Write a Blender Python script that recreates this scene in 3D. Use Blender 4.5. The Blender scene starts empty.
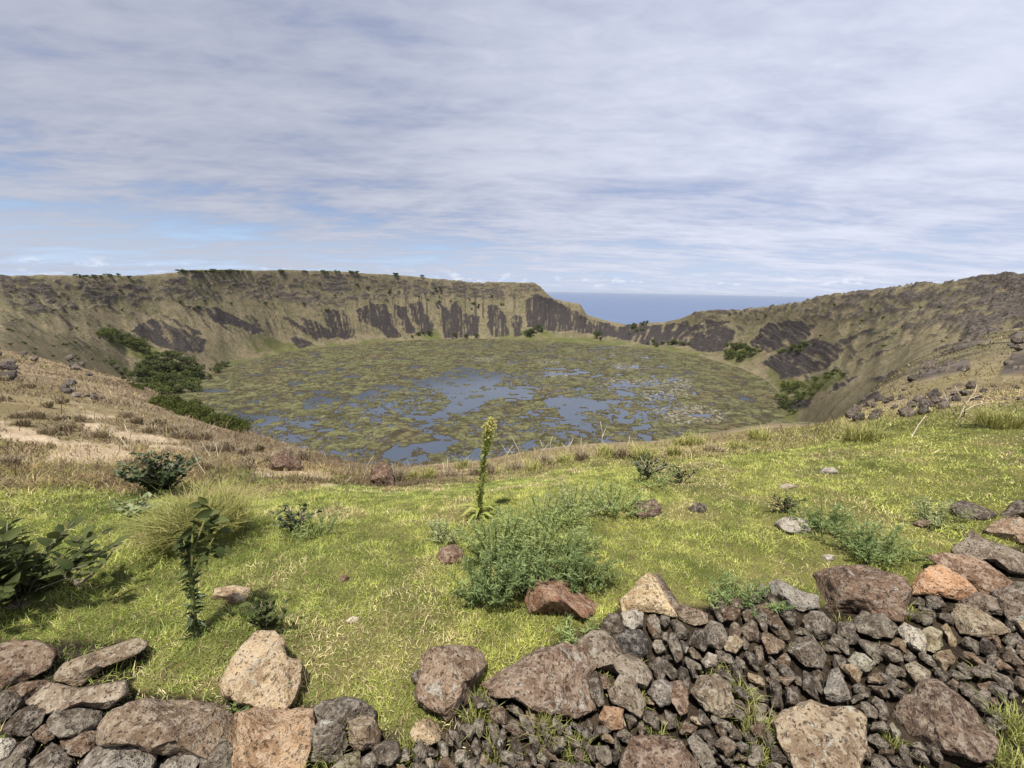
import bpy, bmesh, math, random
import numpy as np
from mathutils import Matrix, Vector

scene = bpy.context.scene
COL = scene.collection
W, H, FPX = 1024, 768, 385.0
R_ = math.radians

# ------------------------------------------------------------------ camera
CAMZ = 1.65
PITCH, ROLL = R_(13.75), R_(1.03)
F = np.array([0, math.cos(PITCH), -math.sin(PITCH)])
R0 = np.array([1.0, 0, 0])
U0 = np.array([0, math.sin(PITCH), math.cos(PITCH)])
RT = math.cos(ROLL) * R0 + math.sin(ROLL) * U0
UP = -math.sin(ROLL) * R0 + math.cos(ROLL) * U0
CAM = np.array([0, 0, CAMZ])
cd = bpy.data.cameras.new('camera')
cd.sensor_width = 36.0
cd.lens = FPX * 36.0 / W
cd.clip_start = 0.05
cd.clip_end = 300000
cam = bpy.data.objects.new('camera', cd)
COL.objects.link(cam)
cam.matrix_world = Matrix(((RT[0], UP[0], -F[0], CAM[0]), (RT[1], UP[1], -F[1], CAM[1]), (RT[2], UP[2], -F[2], CAM[2]), (0, 0, 0, 1)))
scene.camera = cam

# ------------------------------------------------------------------ exposure, sun and sky
SUN_EL, SUN_AZ = R_(74), R_(-150)          # azimuth from +Y towards +X: the sun stands high behind the camera, a little to the left
scene.view_settings.view_transform = 'Standard'
scene.view_settings.look = 'None'
scene.view_settings.gamma = 1
scene.view_settings.use_curve_mapping = False
scene.view_settings.exposure = 0.72
sl = bpy.data.lights.new('sun', 'SUN')
sl.energy = 4.2
sl.angle = R_(2.5)
sl.color = (1.0, 0.95, 0.86)
so = bpy.data.objects.new('sun', sl)
COL.objects.link(so)
sdir = Vector((math.cos(SUN_EL) * math.sin(SUN_AZ), math.cos(SUN_EL) * math.cos(SUN_AZ), math.sin(SUN_EL)))
so.rotation_euler = sdir.to_track_quat('Z', 'Y').to_euler()
so.location = (0, 0, 50)


class NT:
    """small helper round a node tree"""
    def __init__(self, tree):
        self.t = tree
        tree.nodes.clear()

    def n(self, typ, **kw):
        nd = self.t.nodes.new(typ)
        ins = kw.pop('i', {})
        for k, v in kw.items():
            setattr(nd, k, v)
        for k, v in ins.items():
            self.put(nd.inputs[k], v)
        return nd

    def put(self, sock, v):
        if isinstance(v, bpy.types.NodeSocket):
            self.t.links.new(v, sock)
        elif isinstance(v, bpy.types.Node):
            self.t.links.new(v.outputs[0], sock)
        else:
            if sock.type == 'RGBA' and len(v) == 3:
                v = (*v, 1)
            sock.default_value = v

    def math(self, op, a, b=None, clamp=False):
        nd = self.n('ShaderNodeMath', operation=op, use_clamp=clamp)
        self.put(nd.inputs[0], a)
        if b is not None:
            self.put(nd.inputs[1], b)
        return nd.outputs[0]

    def mix(self, f, a, b, blend='MIX'):
        nd = self.n('ShaderNodeMix', data_type='RGBA', blend_type=blend)
        self.put(nd.inputs[0], f)
        self.put(nd.inputs[6], a)
        self.put(nd.inputs[7], b)
        return nd.outputs[2]

    def ramp(self, f, a, b, lo=0.0, hi=1.0):
        nd = self.n('ShaderNodeMapRange', interpolation_type='SMOOTHSTEP')
        self.put(nd.inputs[0], f)
        for k, v in zip((1, 2, 3, 4), (a, b, lo, hi)):
            nd.inputs[k].default_value = v
        return nd.outputs[0]

    def noise(self, vec, scale, detail=4, rough=0.55, dist=0.0, col=False):
        nd = self.n('ShaderNodeTexNoise')
        if vec is not None:
            self.put(nd.inputs['Vector'], vec)
        nd.inputs['Scale'].default_value = scale
        nd.inputs['Detail'].default_value = detail
        nd.inputs['Roughness'].default_value = rough
        nd.inputs['Distortion'].default_value = dist
        return nd.outputs[1 if col else 0]


world = bpy.data.worlds.new('World')
scene.world = world
world.use_nodes = True
w = NT(world.node_tree)
sky = w.n('ShaderNodeTexSky', sky_type='NISHITA', sun_disc=False)
sky.sun_elevation = SUN_EL
sky.sun_rotation = SUN_AZ
sky.altitude = 300
sky.air_density = 1.0
sky.dust_density = 0.1
sky.ozone_density = 2.0
geo = w.n('ShaderNodeTexCoord')
sep = w.n('ShaderNodeSeparateXYZ', i={0: geo.outputs['Generated']})
zz = w.math('ADD', w.math('MAXIMUM', sep.outputs[2], 0.0), 0.10)
px_ = w.math('DIVIDE', sep.outputs[0], zz)
py_ = w.math('DIVIDE', sep.outputs[1], zz)
cv = w.n('ShaderNodeCombineXYZ', i={0: px_, 1: py_})
mp1 = w.n('ShaderNodeMapping', i={0: cv, 'Rotation': (0, 0, R_(-16)), 'Scale': (0.55, 1.0, 1), 'Location': (0.4, 0.2, 0)})
mp2 = w.n('ShaderNodeMapping', i={0: cv, 'Rotation': (0, 0, R_(10)), 'Scale': (0.7, 2.0, 1), 'Location': (3.1, 1.7, 0)})
mp4 = w.n('ShaderNodeMapping', i={0: cv, 'Rotation': (0, 0, R_(-24)), 'Scale': (1.1, 2.2, 1), 'Location': (1.2, 5.0, 0)})
n1 = w.noise(mp1.outputs[0], 1.25, 6, 0.58, 0.5)
n2 = w.noise(mp2.outputs[0], 1.8, 6, 0.62, 0.35)
n4 = w.noise(mp4.outputs[0], 4.2, 5, 0.6, 0.6)
cover = w.math('ADD', w.math('MULTIPLY', n1, 0.62), w.math('MULTIPLY', n2, 0.38))
# thinner towards the horizon and the far left, thicker to the right
thick = w.ramp(sep.outputs[2], 0.0, 0.28, -0.005, 0.175)
cov = w.math('ADD', cover, thick)
cov = w.math('ADD', cov, w.math('MULTIPLY', sep.outputs[0], 0.075))
cov = w.math('ADD', cov, w.math('MULTIPLY', w.math('SUBTRACT', n4, 0.5), 0.13))
cmask = w.ramp(cov, 0.31, 0.63, 0.0, 0.97)
bmix = w.math('ADD', w.math('ADD', w.math('MULTIPLY', n2, 0.28), w.math('MULTIPLY', n1, 0.54)), w.math('MULTIPLY', n4, 0.18))
bright = w.ramp(bmix, 0.34, 0.64, 0.0, 1.0)
ccol = w.mix(bright, (3.35, 3.70, 4.95), (5.3, 5.55, 6.45))
side = w.ramp(sep.outputs[0], -0.7, 0.7, 0.80, 1.13)
ccol = w.mix(1.0, ccol, w.n('ShaderNodeCombineXYZ', i={0: side, 1: side, 2: side}).outputs[0], 'MULTIPLY')
skyc = w.mix(1.0, sky.outputs[0], (0.86, 0.86, 0.98), 'MULTIPLY')
skyc = w.mix(w.ramp(sep.outputs[2], 0.16, 0.0, 0.0, 0.8), skyc, (3.9, 5.0, 7.2))
# distant row of small white clouds just above the sea
mp3 = w.n('ShaderNodeMapping', i={0: geo.outputs['Generated'], 'Scale': (1, 1, 2.6)})
n3 = w.noise(mp3.outputs[0], 24, 4, 0.6)
band = w.math('MULTIPLY', w.ramp(sep.outputs[2], 0.004, 0.018), w.ramp(sep.outputs[2], 0.05, 0.026))
puff = w.math('MULTIPLY', w.ramp(n3, 0.54, 0.68), band)
full = w.mix(cmask, skyc, ccol)
full = w.mix(w.math('MULTIPLY', puff, 0.75), full, (6.6, 6.9, 7.6))
bg = w.n('ShaderNodeBackground', i={0: full, 1: 0.080})
wo = w.n('ShaderNodeOutputWorld', i={0: bg})

# ------------------------------------------------------------------ numeric helpers
rng = np.random.default_rng(11)
random.seed(5)


def _hash(ix, iy, iz, seed):
    h = (ix.astype(np.int64) * 374761393 + iy.astype(np.int64) * 668265263 + iz.astype(np.int64) * 2147483647 + seed * 1274126177) & 0xFFFFFFFF
    h = ((h ^ (h >> 13)) * 1274126177) & 0xFFFFFFFF
    h = ((h ^ (h >> 16)) * 2246822519) & 0xFFFFFFFF
    return (h ^ (h >> 15)) & 0xFFFF


def vnoise(x, y, z=None, seed=0):
    x = np.asarray(x, float); y = np.asarray(y, float)
    z = np.zeros_like(x) if z is None else np.asarray(z, float)
    fx, fy, fz = np.floor(x), np.floor(y), np.floor(z)
    ux, uy, uz = x - fx, y - fy, z - fz
    ux = ux * ux * ux * (ux * (ux * 6 - 15) + 10); uy = uy * uy * uy * (uy * (uy * 6 - 15) + 10); uz = uz * uz * (3 - 2 * uz)
    flat = not np.any(z)
    out = 0
    for dz in ((0,) if flat else (0, 1)):
        for dx in (0, 1):
            for dy in (0, 1):
                wgt = (ux if dx else 1 - ux) * (uy if dy else 1 - uy) * (1 if flat else (uz if dz else 1 - uz))
                out = out + wgt * _hash(fx + dx, fy + dy, fz + dz, seed) / 65535.0
    return out * 2 - 1


def fbm(x, y, z=None, oct=4, seed=0, gain=0.5):
    a, s, o = 1.0, 0.0, 0.0
    for k in range(oct):
        m = 2.03 ** k
        o = o + a * vnoise(np.asarray(x) * m + 7.3 * k, np.asarray(y) * m + 3.1 * k, None if z is None else np.asarray(z) * m, seed + k)
        s += a
        a *= gain
    return o / s


def sstep(a, b, x):
    t = np.clip((x - a) / (b - a), 0, 1)
    return t * t * (3 - 2 * t)


def pix_dir(px, py):
    u = (np.asarray(px, float) - W / 2) / FPX
    v = (H / 2 - np.asarray(py, float)) / FPX
    return F + u[..., None] * RT + v[..., None] * UP


def pix_az(px, py):
    d = pix_dir(px, py)
    h = np.hypot(d[..., 0], d[..., 1])
    return np.degrees(np.arctan2(d[..., 0], d[..., 1])), d[..., 2] / h


def project(P):
    q = np.asarray(P) - CAM
    dz = q @ F
    dzs = np.where(dz > 0.01, dz, 1e9)
    px = W / 2 + FPX * (q @ RT) / dzs
    py = H / 2 - FPX * (q @ UP) / dzs
    return np.where(dz > 0.01, px, -9999), np.where(dz > 0.01, py, -9999), dz


def in_poly(px, py, poly):
    px = np.asarray(px); py = np.asarray(py)
    c = np.zeros(px.shape, bool)
    n = len(poly)
    for i in range(n):
        x1, y1 = poly[i]; x2, y2 = poly[(i + 1) % n]
        if y1 == y2:
            continue
        m = ((y1 > py) != (y2 > py)) & (px < (x2 - x1) * (py - y1) / (y2 - y1) + x1)
        c ^= m
    return c


class Raster:
    """polygons in image coordinates, kept as a grid; looked up for points on the terrain"""
    def __init__(self, polys, ss=2, blur=0):
        self.ss = ss
        self.a = np.zeros((H * ss + 400, W * ss + 400), np.float32)
        for p in polys:
            p = np.array(p, float)
            x0, y0 = np.floor(p.min(0) * ss).astype(int) + 199
            x1, y1 = np.ceil(p.max(0) * ss).astype(int) + 201
            x0, y0 = max(x0, 0), max(y0, 0)
            x1, y1 = min(x1, self.a.shape[1]), min(y1, self.a.shape[0])
            if x1 <= x0 or y1 <= y0:
                continue
            gx, gy = np.meshgrid((np.arange(x0, x1) - 200 + .5) / ss, (np.arange(y0, y1) - 200 + .5) / ss)
            self.a[y0:y1, x0:x1] = np.maximum(self.a[y0:y1, x0:x1], in_poly(gx, gy, [tuple(q) for q in p]))
        for _ in range(blur):
            a = self.a
            a = (np.roll(a, 1, 0) + a + np.roll(a, -1, 0)) / 3
            self.a = (np.roll(a, 1, 1) + a + np.roll(a, -1, 1)) / 3

    def __call__(self, px, py):
        ix = np.floor(np.asarray(px) * self.ss).astype(int) + 200
        iy = np.floor(np.asarray(py) * self.ss).astype(int) + 200
        ok = (ix >= 0) & (iy >= 0) & (ix < self.a.shape[1]) & (iy < self.a.shape[0])
        return np.where(ok, self.a[np.clip(iy, 0, self.a.shape[0] - 1), np.clip(ix, 0, self.a.shape[1] - 1)], 0.0)


# ------------------------------------------------------------------ object helpers
def mesh_np(name, verts, faces_flat, sizes, mat=None, smooth=False, attrs=None):
    me = bpy.data.meshes.new(name)
    verts = np.asarray(verts, np.float32)
    faces_flat = np.asarray(faces_flat, np.int32).ravel()
    sizes = np.asarray(sizes, np.int32)
    me.vertices.add(len(verts))
    me.vertices.foreach_set('co', verts.ravel())
    me.loops.add(len(faces_flat))
    me.loops.foreach_set('vertex_index', faces_flat)
    me.polygons.add(len(sizes))
    st = np.zeros(len(sizes), np.int32)
    st[1:] = np.cumsum(sizes)[:-1]
    me.polygons.foreach_set('loop_start', st)
    me.polygons.foreach_set('loop_total', sizes)
    if smooth:
        me.polygons.foreach_set('use_smooth', np.ones(len(sizes), bool))
    for an, av in (attrs or {}).items():
        at = me.attributes.new(an, 'FLOAT_COLOR', 'POINT')
        at.data.foreach_set('color', np.asarray(av, np.float32).ravel())
    me.update(calc_edges=True)
    if mat:
        me.materials.append(mat)
    return me


def link(name, data, parent=None, loc=None):
    o = bpy.data.objects.new(name, data)
    COL.objects.link(o)
    if parent is not None:
        o.parent = parent
    if loc is not None:
        o.location = loc
    return o


def tag(o, label=None, cat=None, group=None, kind=None):
    if label: o['label'] = label
    if cat: o['category'] = cat
    if group: o['group'] = group
    if kind: o['kind'] = kind
    return o


class MB:
    """collects faces for one mesh"""
    def __init__(self):
        self.v = []; self.f = []; self.s = []; self.n = 0

    def add(self, verts, faces):
        """verts (k,3); faces list of index tuples"""
        verts = np.asarray(verts, float).reshape(-1, 3)
        for f in faces:
            self.f.extend(i + self.n for i in f)
            self.s.append(len(f))
        self.v.append(verts)
        self.n += len(verts)

    def leaf(self, base, d, nrm, L, Wd, fold=0.25, curl=0.15, wide=0.45):
        d = d / np.linalg.norm(d)
        s = np.cross(d, nrm); s = s / (np.linalg.norm(s) + 1e-9)
        n = np.cross(s, d)
        b = np.asarray(base)
        m = b + d * L * wide
        tip = b + d * L - n * L * curl
        self.add([b, m + s * Wd / 2 + n * Wd * fold, tip, m - s * Wd / 2 + n * Wd * fold, m], [(0, 4, 1), (1, 4, 2), (2, 4, 3), (3, 4, 0)])

    def big_leaf(self, base, d, nrm, L, Wd, curl=0.25):
        d = d / np.linalg.norm(d)
        s = np.cross(d, nrm); s = s / (np.linalg.norm(s) + 1e-9)
        n = np.cross(s, d)
        vs = []
        prof = [(0, .06), (.2, .75), (.45, 1.0), (.72, .72), (.9, .34), (1.0, .03)]
        for u, wv in prof:
            c = np.asarray(base) + d * L * u - n * L * curl * u * u
            for sd in (-1, 0, 1):
                vs.append(c + s * Wd / 2 * wv * sd + n * (0.18 * Wd * wv * abs(sd)))
        fs = []
        for k in range(len(prof) - 1):
            for j in (0, 1):
                a = 3 * k + j
                fs.append((a, a + 1, a + 4, a + 3))
        self.add(vs, fs)

    def tube(self, pts, rads, seg=6):
        pts = [np.asarray(p, float) for p in pts]
        vs = []
        for i, p in enumerate(pts):
            t = pts[min(i + 1, len(pts) - 1)] - pts[max(i - 1, 0)]
            t = t / (np.linalg.norm(t) + 1e-9)
            a = np.cross(t, [0.31, 0.9, 0.2]); a /= np.linalg.norm(a)
            b = np.cross(t, a)
            for k in range(seg):
                th = 2 * math.pi * k / seg
                vs.append(p + rads[i] * (math.cos(th) * a + math.sin(th) * b))
        fs = []
        for i in range(len(pts) - 1):
            for k in range(seg):
                fs.append((i * seg + k, i * seg + (k + 1) % seg, (i + 1) * seg + (k + 1) % seg, (i + 1) * seg + k))
        fs.append(tuple(range((len(pts) - 1) * seg, len(pts) * seg)))
        self.add(vs, fs)

    def mesh(self, name, mat, smooth=False):
        return mesh_np(name, np.concatenate(self.v), self.f, self.s, mat, smooth)


# ------------------------------------------------------------------ materials
def principled(name):
    m = bpy.data.materials.new(name)
    m.use_nodes = True
    t = NT(m.node_tree)
    b = t.n('ShaderNodeBsdfPrincipled')
    b.inputs['Roughness'].default_value = 0.9
    b.inputs['Specular IOR Level'].default_value = 0.2
    t.n('ShaderNodeOutputMaterial', i={0: b})
    return m, t, b


def leaf_mat(name, c1, c2, scale=6.0, trans=0.25, rough=0.65, spec=0.15):
    m = bpy.data.materials.new(name)
    m.use_nodes = True
    t = NT(m.node_tree)
    tc = t.n('ShaderNodeTexCoord')
    oi = t.n('ShaderNodeObjectInfo')
    nz = t.noise(tc.outputs['Object'], scale, 3, 0.6)
    g = t.n('ShaderNodeNewGeometry')
    rnd = g.outputs['Random Per Island']
    f = t.ramp(t.math('ADD', t.math('MULTIPLY', nz, 0.6), t.math('MULTIPLY', rnd, 0.4)), 0.25, 0.75)
    col = t.mix(f, c1, c2)
    hv = t.n('ShaderNodeHueSaturation', i={'Color': col, 'Value': t.math('ADD', 0.85, t.math('MULTIPLY', oi.outputs['Random'], 0.3))})
    b = t.n('ShaderNodeBsdfPrincipled', i={'Base Color': hv.outputs[0]})
    b.inputs['Roughness'].default_value = rough
    b.inputs['Specular IOR Level'].default_value = spec
    tr = t.n('ShaderNodeBsdfTranslucent', i={'Color': hv.outputs[0]})
    mx = t.n('ShaderNodeMixShader', i={0: trans, 1: b, 2: tr})
    t.n('ShaderNodeOutputMaterial', i={0: mx})
    return m


def simple_mat(name, c1, c2, scale=20.0, rough=0.9, bump=0.0):
    m, t, b = principled(name)
    tc = t.n('ShaderNodeTexCoord')
    nz = t.noise(tc.outputs['Object'], scale, 4, 0.6)
    t.put(b.inputs['Base Color'], t.mix(t.ramp(nz, 0.3, 0.7), c1, c2))
    b.inputs['Roughness'].default_value = rough
    if bump:
        bp = t.n('ShaderNodeBump', i={'Height': nz, 'Distance': bump, 'Strength': 0.8})
        t.put(b.inputs['Normal'], bp.outputs[0])
    return m


def rock_material():
    """one basalt material; the stone's own colour comes from its object colour"""
    m, t, b = principled('weathered_basalt')
    tc = t.n('ShaderNodeTexCoord')
    oi = t.n('ShaderNodeObjectInfo')
    off = t.n('ShaderNodeVectorMath', operation='ADD', i={0: tc.outputs['Object']})
    rv = t.math('MULTIPLY', oi.outputs['Random'], 37.0)
    t.put(off.inputs[1], t.n('ShaderNodeCombineXYZ', i={0: rv, 1: rv, 2: t.math('MULTIPLY', rv, 0.7)}).outputs[0])
    v = off.outputs[0]
    base = t.mix(1.0, oi.outputs['Color'], (1.24, 1.22, 1.16), 'MULTIPLY')
    big = t.noise(v, 7, 4, 0.6)
    mid = t.noise(v, 28, 4, 0.65)
    fine = t.noise(v, 110, 3, 0.7)
    dark = t.mix(1.0, base, (0.55, 0.50, 0.48), 'MULTIPLY')
    lite = t.mix(0.35, base, (0.42, 0.37, 0.30))
    c = t.mix(t.ramp(big, 0.38, 0.62), dark, base)
    c = t.mix(t.math('MULTIPLY', t.ramp(mid, 0.48, 0.60), 0.8), c, lite)
    pits = t.noise(v, 55, 3, 0.6)
    pf = t.math('MULTIPLY', t.ramp(pits, 0.38, 0.27), t.math('MULTIPLY', t.ramp(t.noise(v, 3, 2), 0.40, 0.62), t.ramp(oi.outputs['Random'], 0.2, 0.9, 0.15, 0.9)))
    c = t.mix(pf, c, t.mix(1.0, base, (0.22, 0.2, 0.18), 'MULTIPLY'))
    # vesicles and grit
    c = t.mix(t.math('MULTIPLY', t.ramp(fine, 0.50, 0.34), 0.42), c, t.mix(1.0, base, (0.25, 0.23, 0.22), 'MULTIPLY'))
    c = t.mix(t.math('MULTIPLY', t.ramp(fine, 0.56, 0.68), 0.45), c, t.mix(0.4, base, (0.6, 0.55, 0.46)))
    # pale lichen in scattered blotches
    lich = t.noise(v, 16, 5, 0.72, 0.6)
    lf = t.math('MULTIPLY', t.ramp(lich, 0.585, 0.66), t.ramp(oi.outputs['Random'], 0.1, 0.9, 0.15, 0.85))
    c = t.mix(lf, c, (0.34, 0.33, 0.28))
    t.put(b.inputs['Base Color'], c)
    hgt = t.math('ADD', t.math('ADD', t.math('MULTIPLY', mid, 0.8), t.math('MULTIPLY', fine, 0.4)), t.math('MULTIPLY', t.ramp(pits, 0.30, 0.42), 0.5))
    bp = t.n('ShaderNodeBump', i={'Height': hgt, 'Distance': 0.03, 'Strength': 1.0})
    t.put(b.inputs['Normal'], bp.outputs[0])
    b.inputs['Roughness'].default_value = 0.92
    b.inputs['Specular IOR Level'].default_value = 0.18
    return m


ROCK = rock_material()

# ------------------------------------------------------------------ terrain: radial profiles measured from where the camera stands
LAKE_D = 175.0
LZ = CAMZ - LAKE_D
LIP = [(-150, 465, 6.5), (0, 468, 6.2), (130, 468, 6), (250, 474, 5.6), (390, 481, 5.8), (480, 476, 5.6), (560, 463, 6), (650, 457, 6.3), (720, 448, 6.8), (780, 441, 7.5), (850, 427, 8.5), (950, 414, 8.8), (1024, 409, 8.8), (1200, 405, 8.5)]
SIL = [(-150, 340, 150), (0, 352, 130), (30, 360, 115), (60, 368, 100), (130, 384, 75), (160, 400, 60), (200, 416, 48), (250, 437, 33), (300, 452, 20), (340, 462, 13), (390, 472, 8.5), (480, 468, 7), (560, 455, 7.5), (650, 449, 8), (720, 440, 8.5), (780, 432, 9.5), (830, 424, 13), (850, 417, 25), (866, 405, 55), (885, 388, 75), (915, 365, 100), (965, 350, 130), (1024, 334, 165), (1200, 325, 180)]
DIP = [(-150, 343, 220), (0, 349, 230), (60, 370, 330), (100, 380, 430), (130, 391, 520), (165, 408, 640), (190, 416, 0), (215, 424, 0), (250, 445, 0), (300, 460, 0), (340, 470, 0), (390, 481, 0), (480, 478, 0), (560, 465, 0), (650, 459, 0), (720, 449, 0), (775, 440, 0), (790, 436, 540), (800, 435, 450), (850, 424, 200), (870, 408, 180), (915, 370, 180), (965, 354, 200), (1024, 339, 230), (1200, 326, 240)]
FOOT = [(-150, 340, 320), (0, 345, 380), (60, 364, 580), (100, 374, 740), (130, 383, 850), (160, 393, 850), (188, 398, 0), (200, 382, 0), (230, 366, 0), (280, 353, 0), (340, 346, 0), (400, 341, 0), (470, 339, 0), (540, 341, 0), (600, 345, 0), (660, 350, 0), (700, 357, 0), (740, 369, 0), (765, 380, 0), (777, 392, 0), (786, 408, 0), (800, 424, 600), (850, 412, 300), (870, 400, 260), (915, 363, 260), (965, 348, 280), (1024, 332, 300), (1200, 320, 310)]
RIM = [(-150, 281, 900), (0, 277, 980), (40, 275, 1010), (80, 276, 1060), (140, 275, 1140), (200, 270, 1240), (270, 270, 1360), (330, 271, 1440), (400, 275, 1550), (440, 279, 1590), (480, 283, 1620), (500, 282, 1640), (535, 283, 1640), (542, 289, 1640), (552, 298, 1640), (562, 301, 1640), (580, 304, 1640), (587, 315, 1640), (600, 319, 1640), (612, 322, 1640), (628, 325, 1630), (645, 323, 1600), (665, 322, 1570), (680, 319, 1520), (692, 314, 1470), (702, 311, 1420), (735, 311, 1350), (760, 308, 1260), (800, 303, 1150), (815, 298, 1120), (840, 294, 1050), (880, 291, 960), (900, 287, 900), (940, 284, 840), (985, 278, 760), (1024, 277, 700), (1200, 272, 560)]

AZT = np.arange(-180, 180.001, 0.1)
BACK = {'lip': (6.2, 0.0), 'sil': (60, 0.8), 'dip': (200, 2.0), 'foot': (320, 2.5), 'rim': (900, -4.0)}


def curve(pts, key, sig):
    p = np.array(pts, float)
    az, t = pix_az(p[:, 0], p[:, 1])
    r = np.where(p[:, 2] > 0, p[:, 2], LAKE_D / np.maximum(-t, 1e-3))
    o = np.argsort(az)
    az, t, r = az[o], t[o], r[o]
    br, bz = BACK[key]
    bt = (bz - CAMZ) / br
    az = np.concatenate([[-180, -105], az, [105, 180]])
    t = np.concatenate([[bt, bt], t, [bt, bt]])
    r = np.concatenate([[br, br], r, [br, br]])
    T = np.interp(AZT, az, t)
    Rr = np.exp(np.interp(AZT, az, np.log(r)))
    if sig > 0:
        k = np.arange(-40, 41) * 0.1
        ker = np.exp(-0.5 * (k / sig) ** 2); ker /= ker.sum()
        pad = lambda a: np.convolve(np.concatenate([a[-41:-1], a, a[1:41]]), ker, 'valid')
        T = pad(T); Rr = np.exp(pad(np.log(Rr)))
    return T, Rr


cl = curve(LIP, 'lip', 1.2)
cs = curve(SIL, 'sil', 0.6)
cdp = curve(DIP, 'dip', 0.4)
cf = curve(FOOT, 'foot', 0.4)
cr = curve(RIM, 'rim', 0.08)
# knots along each ray: radius and height
KR, KZ = [], []
def knot(r, z):
    KR.append(np.broadcast_to(np.asarray(r, float), AZT.shape).copy()); KZ.append(np.broadcast_to(np.asarray(z, float), AZT.shape).copy())
knot(0.0, 0.0)
knot(0.6, 0.0)
knot(1.7, -0.02)
knot(cl[1], CAMZ + cl[0] * cl[1])
knot(cs[1], CAMZ + cs[0] * cs[1])
knot(cdp[1], np.maximum(CAMZ + cdp[0] * cdp[1], LZ))
fz = np.maximum(CAMZ + cf[0] * cf[1], LZ)
knot(cf[1], fz)
for fr, ft in ((0.55, 0.42), (0.84, 0.73)):
    r7 = cf[1] + fr * (cr[1] - cf[1]); t7 = cf[0] + ft * (cr[0] - cf[0])
    knot(r7, CAMZ + t7 * r7)
rz = CAMZ + cr[0] * cr[1]
knot(cr[1], rz)
knot(cr[1] + 70, rz - 6)
knot(cr[1] + 700, np.minimum(rz - 60, -60))
knot(4200.0, -340.0)
knot(6000.0, -420.0)
KR = np.array(KR); KZ = np.array(KZ)
for k in range(1, len(KR)):
    KR[k] = np.maximum(KR[k], KR[k - 1] * 1.02 + 0.05)
NK = len(KR)
dR = np.diff(KR, axis=0); dS = np.diff(KZ, axis=0) / dR
SL = np.zeros_like(KZ)
SL[0] = dS[0]; SL[-1] = dS[-1]
w1 = 2 * dR[1:] + dR[:-1]; w2 = dR[1:] + 2 * dR[:-1]
same = dS[1:] * dS[:-1] > 0
with np.errstate(divide='ignore', invalid='ignore'):
    SL[1:-1] = np.where(same, (w1 + w2) / (w1 / dS[:-1] + w2 / dS[1:]), 0)
# the rim is a crest, not a rounded hump
KRF, KZF, SLF = KR, KZ, SL


def col_lookup(A, az):
    x = (np.asarray(az) + 180) / 0.1
    i = np.clip(np.floor(x).astype(int), 0, len(AZT) - 2)
    f = x - i
    return A[:, i] * (1 - f) + A[:, i + 1] * f


def base_h(az, r):
    """terrain height before roughness, and the (fractional) knot index"""
    az = np.asarray(az, float).ravel(); r = np.asarray(r, float).ravel()
    kr, kz, ks = col_lookup(KRF, az), col_lookup(KZF, az), col_lookup(SLF, az)
    seg = np.clip((kr <= r[None]).sum(0) - 1, 0, NK - 2)
    c = np.arange(len(r))
    r0, r1 = kr[seg, c], kr[seg + 1, c]
    h = r1 - r0
    u = np.clip((r - r0) / h, 0, 1)
    z0, z1, s0, s1 = kz[seg, c], kz[seg + 1, c], ks[seg, c] * h, ks[seg + 1, c] * h
    z = (2 * u ** 3 - 3 * u ** 2 + 1) * z0 + (u ** 3 - 2 * u ** 2 + u) * s0 + (-2 * u ** 3 + 3 * u ** 2) * z1 + (u ** 3 - u ** 2) * s1
    return z, seg + u


def rough(az, r, q):
    x = r * np.sin(np.radians(az)); y = r * np.cos(np.radians(az))
    near = 1 - sstep(9, 22, r)
    d = near * (0.05 * fbm(x / 0.9, y / 0.9, seed=1) + 0.018 * fbm(x / 0.16, y / 0.16, seed=2, oct=3)) * sstep(0.3, 1.4, r)
    hill = sstep(6, 40, r) * (1 - sstep(250, 420, r)) * sstep(3.0, 3.4, q) * (1 - sstep(5.0, 5.8, q))
    d = d + hill * (0.28 * fbm(x / 3.0, y / 3.0, seed=3) + np.minimum(1.3, 0.014 * r) * fbm(x / 16, y / 16, seed=4))
    wall = sstep(6.0, 6.5, q) * (1 - sstep(9.6, 11, q))
    wall2 = sstep(6.0, 7.2, q) * (1 - sstep(8.6, 9.0, q))
    gul = fbm(az / 2.0, r / 900, seed=5, oct=5, gain=.62)
    d = d + wall2 * 9.0 * gul + wall * (2.8 * fbm(x / 45, y / 45, seed=6, oct=5, gain=.6) + 1.3 * fbm(x / 12, y / 12, seed=7, oct=3))
    return d


def ground_z(x, y):
    x = np.atleast_1d(np.asarray(x, float)); y = np.atleast_1d(np.asarray(y, float))
    az = np.degrees(np.arctan2(x, y)); r = np.hypot(x, y)
    z, q = base_h(az, r)
    return z + rough(az, r, q)


RS = np.exp(np.linspace(math.log(0.5), math.log(2500), 900))


def ground_hit(px, py):
    """where the line of sight through an image point first meets the ground"""
    az, t = pix_az(np.array([px], float), np.array([py], float))
    a = np.full(len(RS), az[0])
    z, q = base_h(a, RS)
    z = z + rough(a, RS, q)
    tt = (z - CAMZ) / RS
    hit = np.nonzero(tt >= t[0])[0]
    if len(hit) == 0:
        return None
    i = hit[0]
    if i == 0:
        r = RS[0]
    else:
        f = (t[0] - tt[i - 1]) / (tt[i] - tt[i - 1] + 1e-12)
        r = RS[i - 1] + f * (RS[i] - RS[i - 1])
    x, y = r * math.sin(math.radians(az[0])), r * math.cos(math.radians(az[0]))
    return np.array([x, y, float(ground_z(x, y)[0])])


def depth_of(P):
    return float((np.asarray(P) - CAM) @ F)


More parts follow.
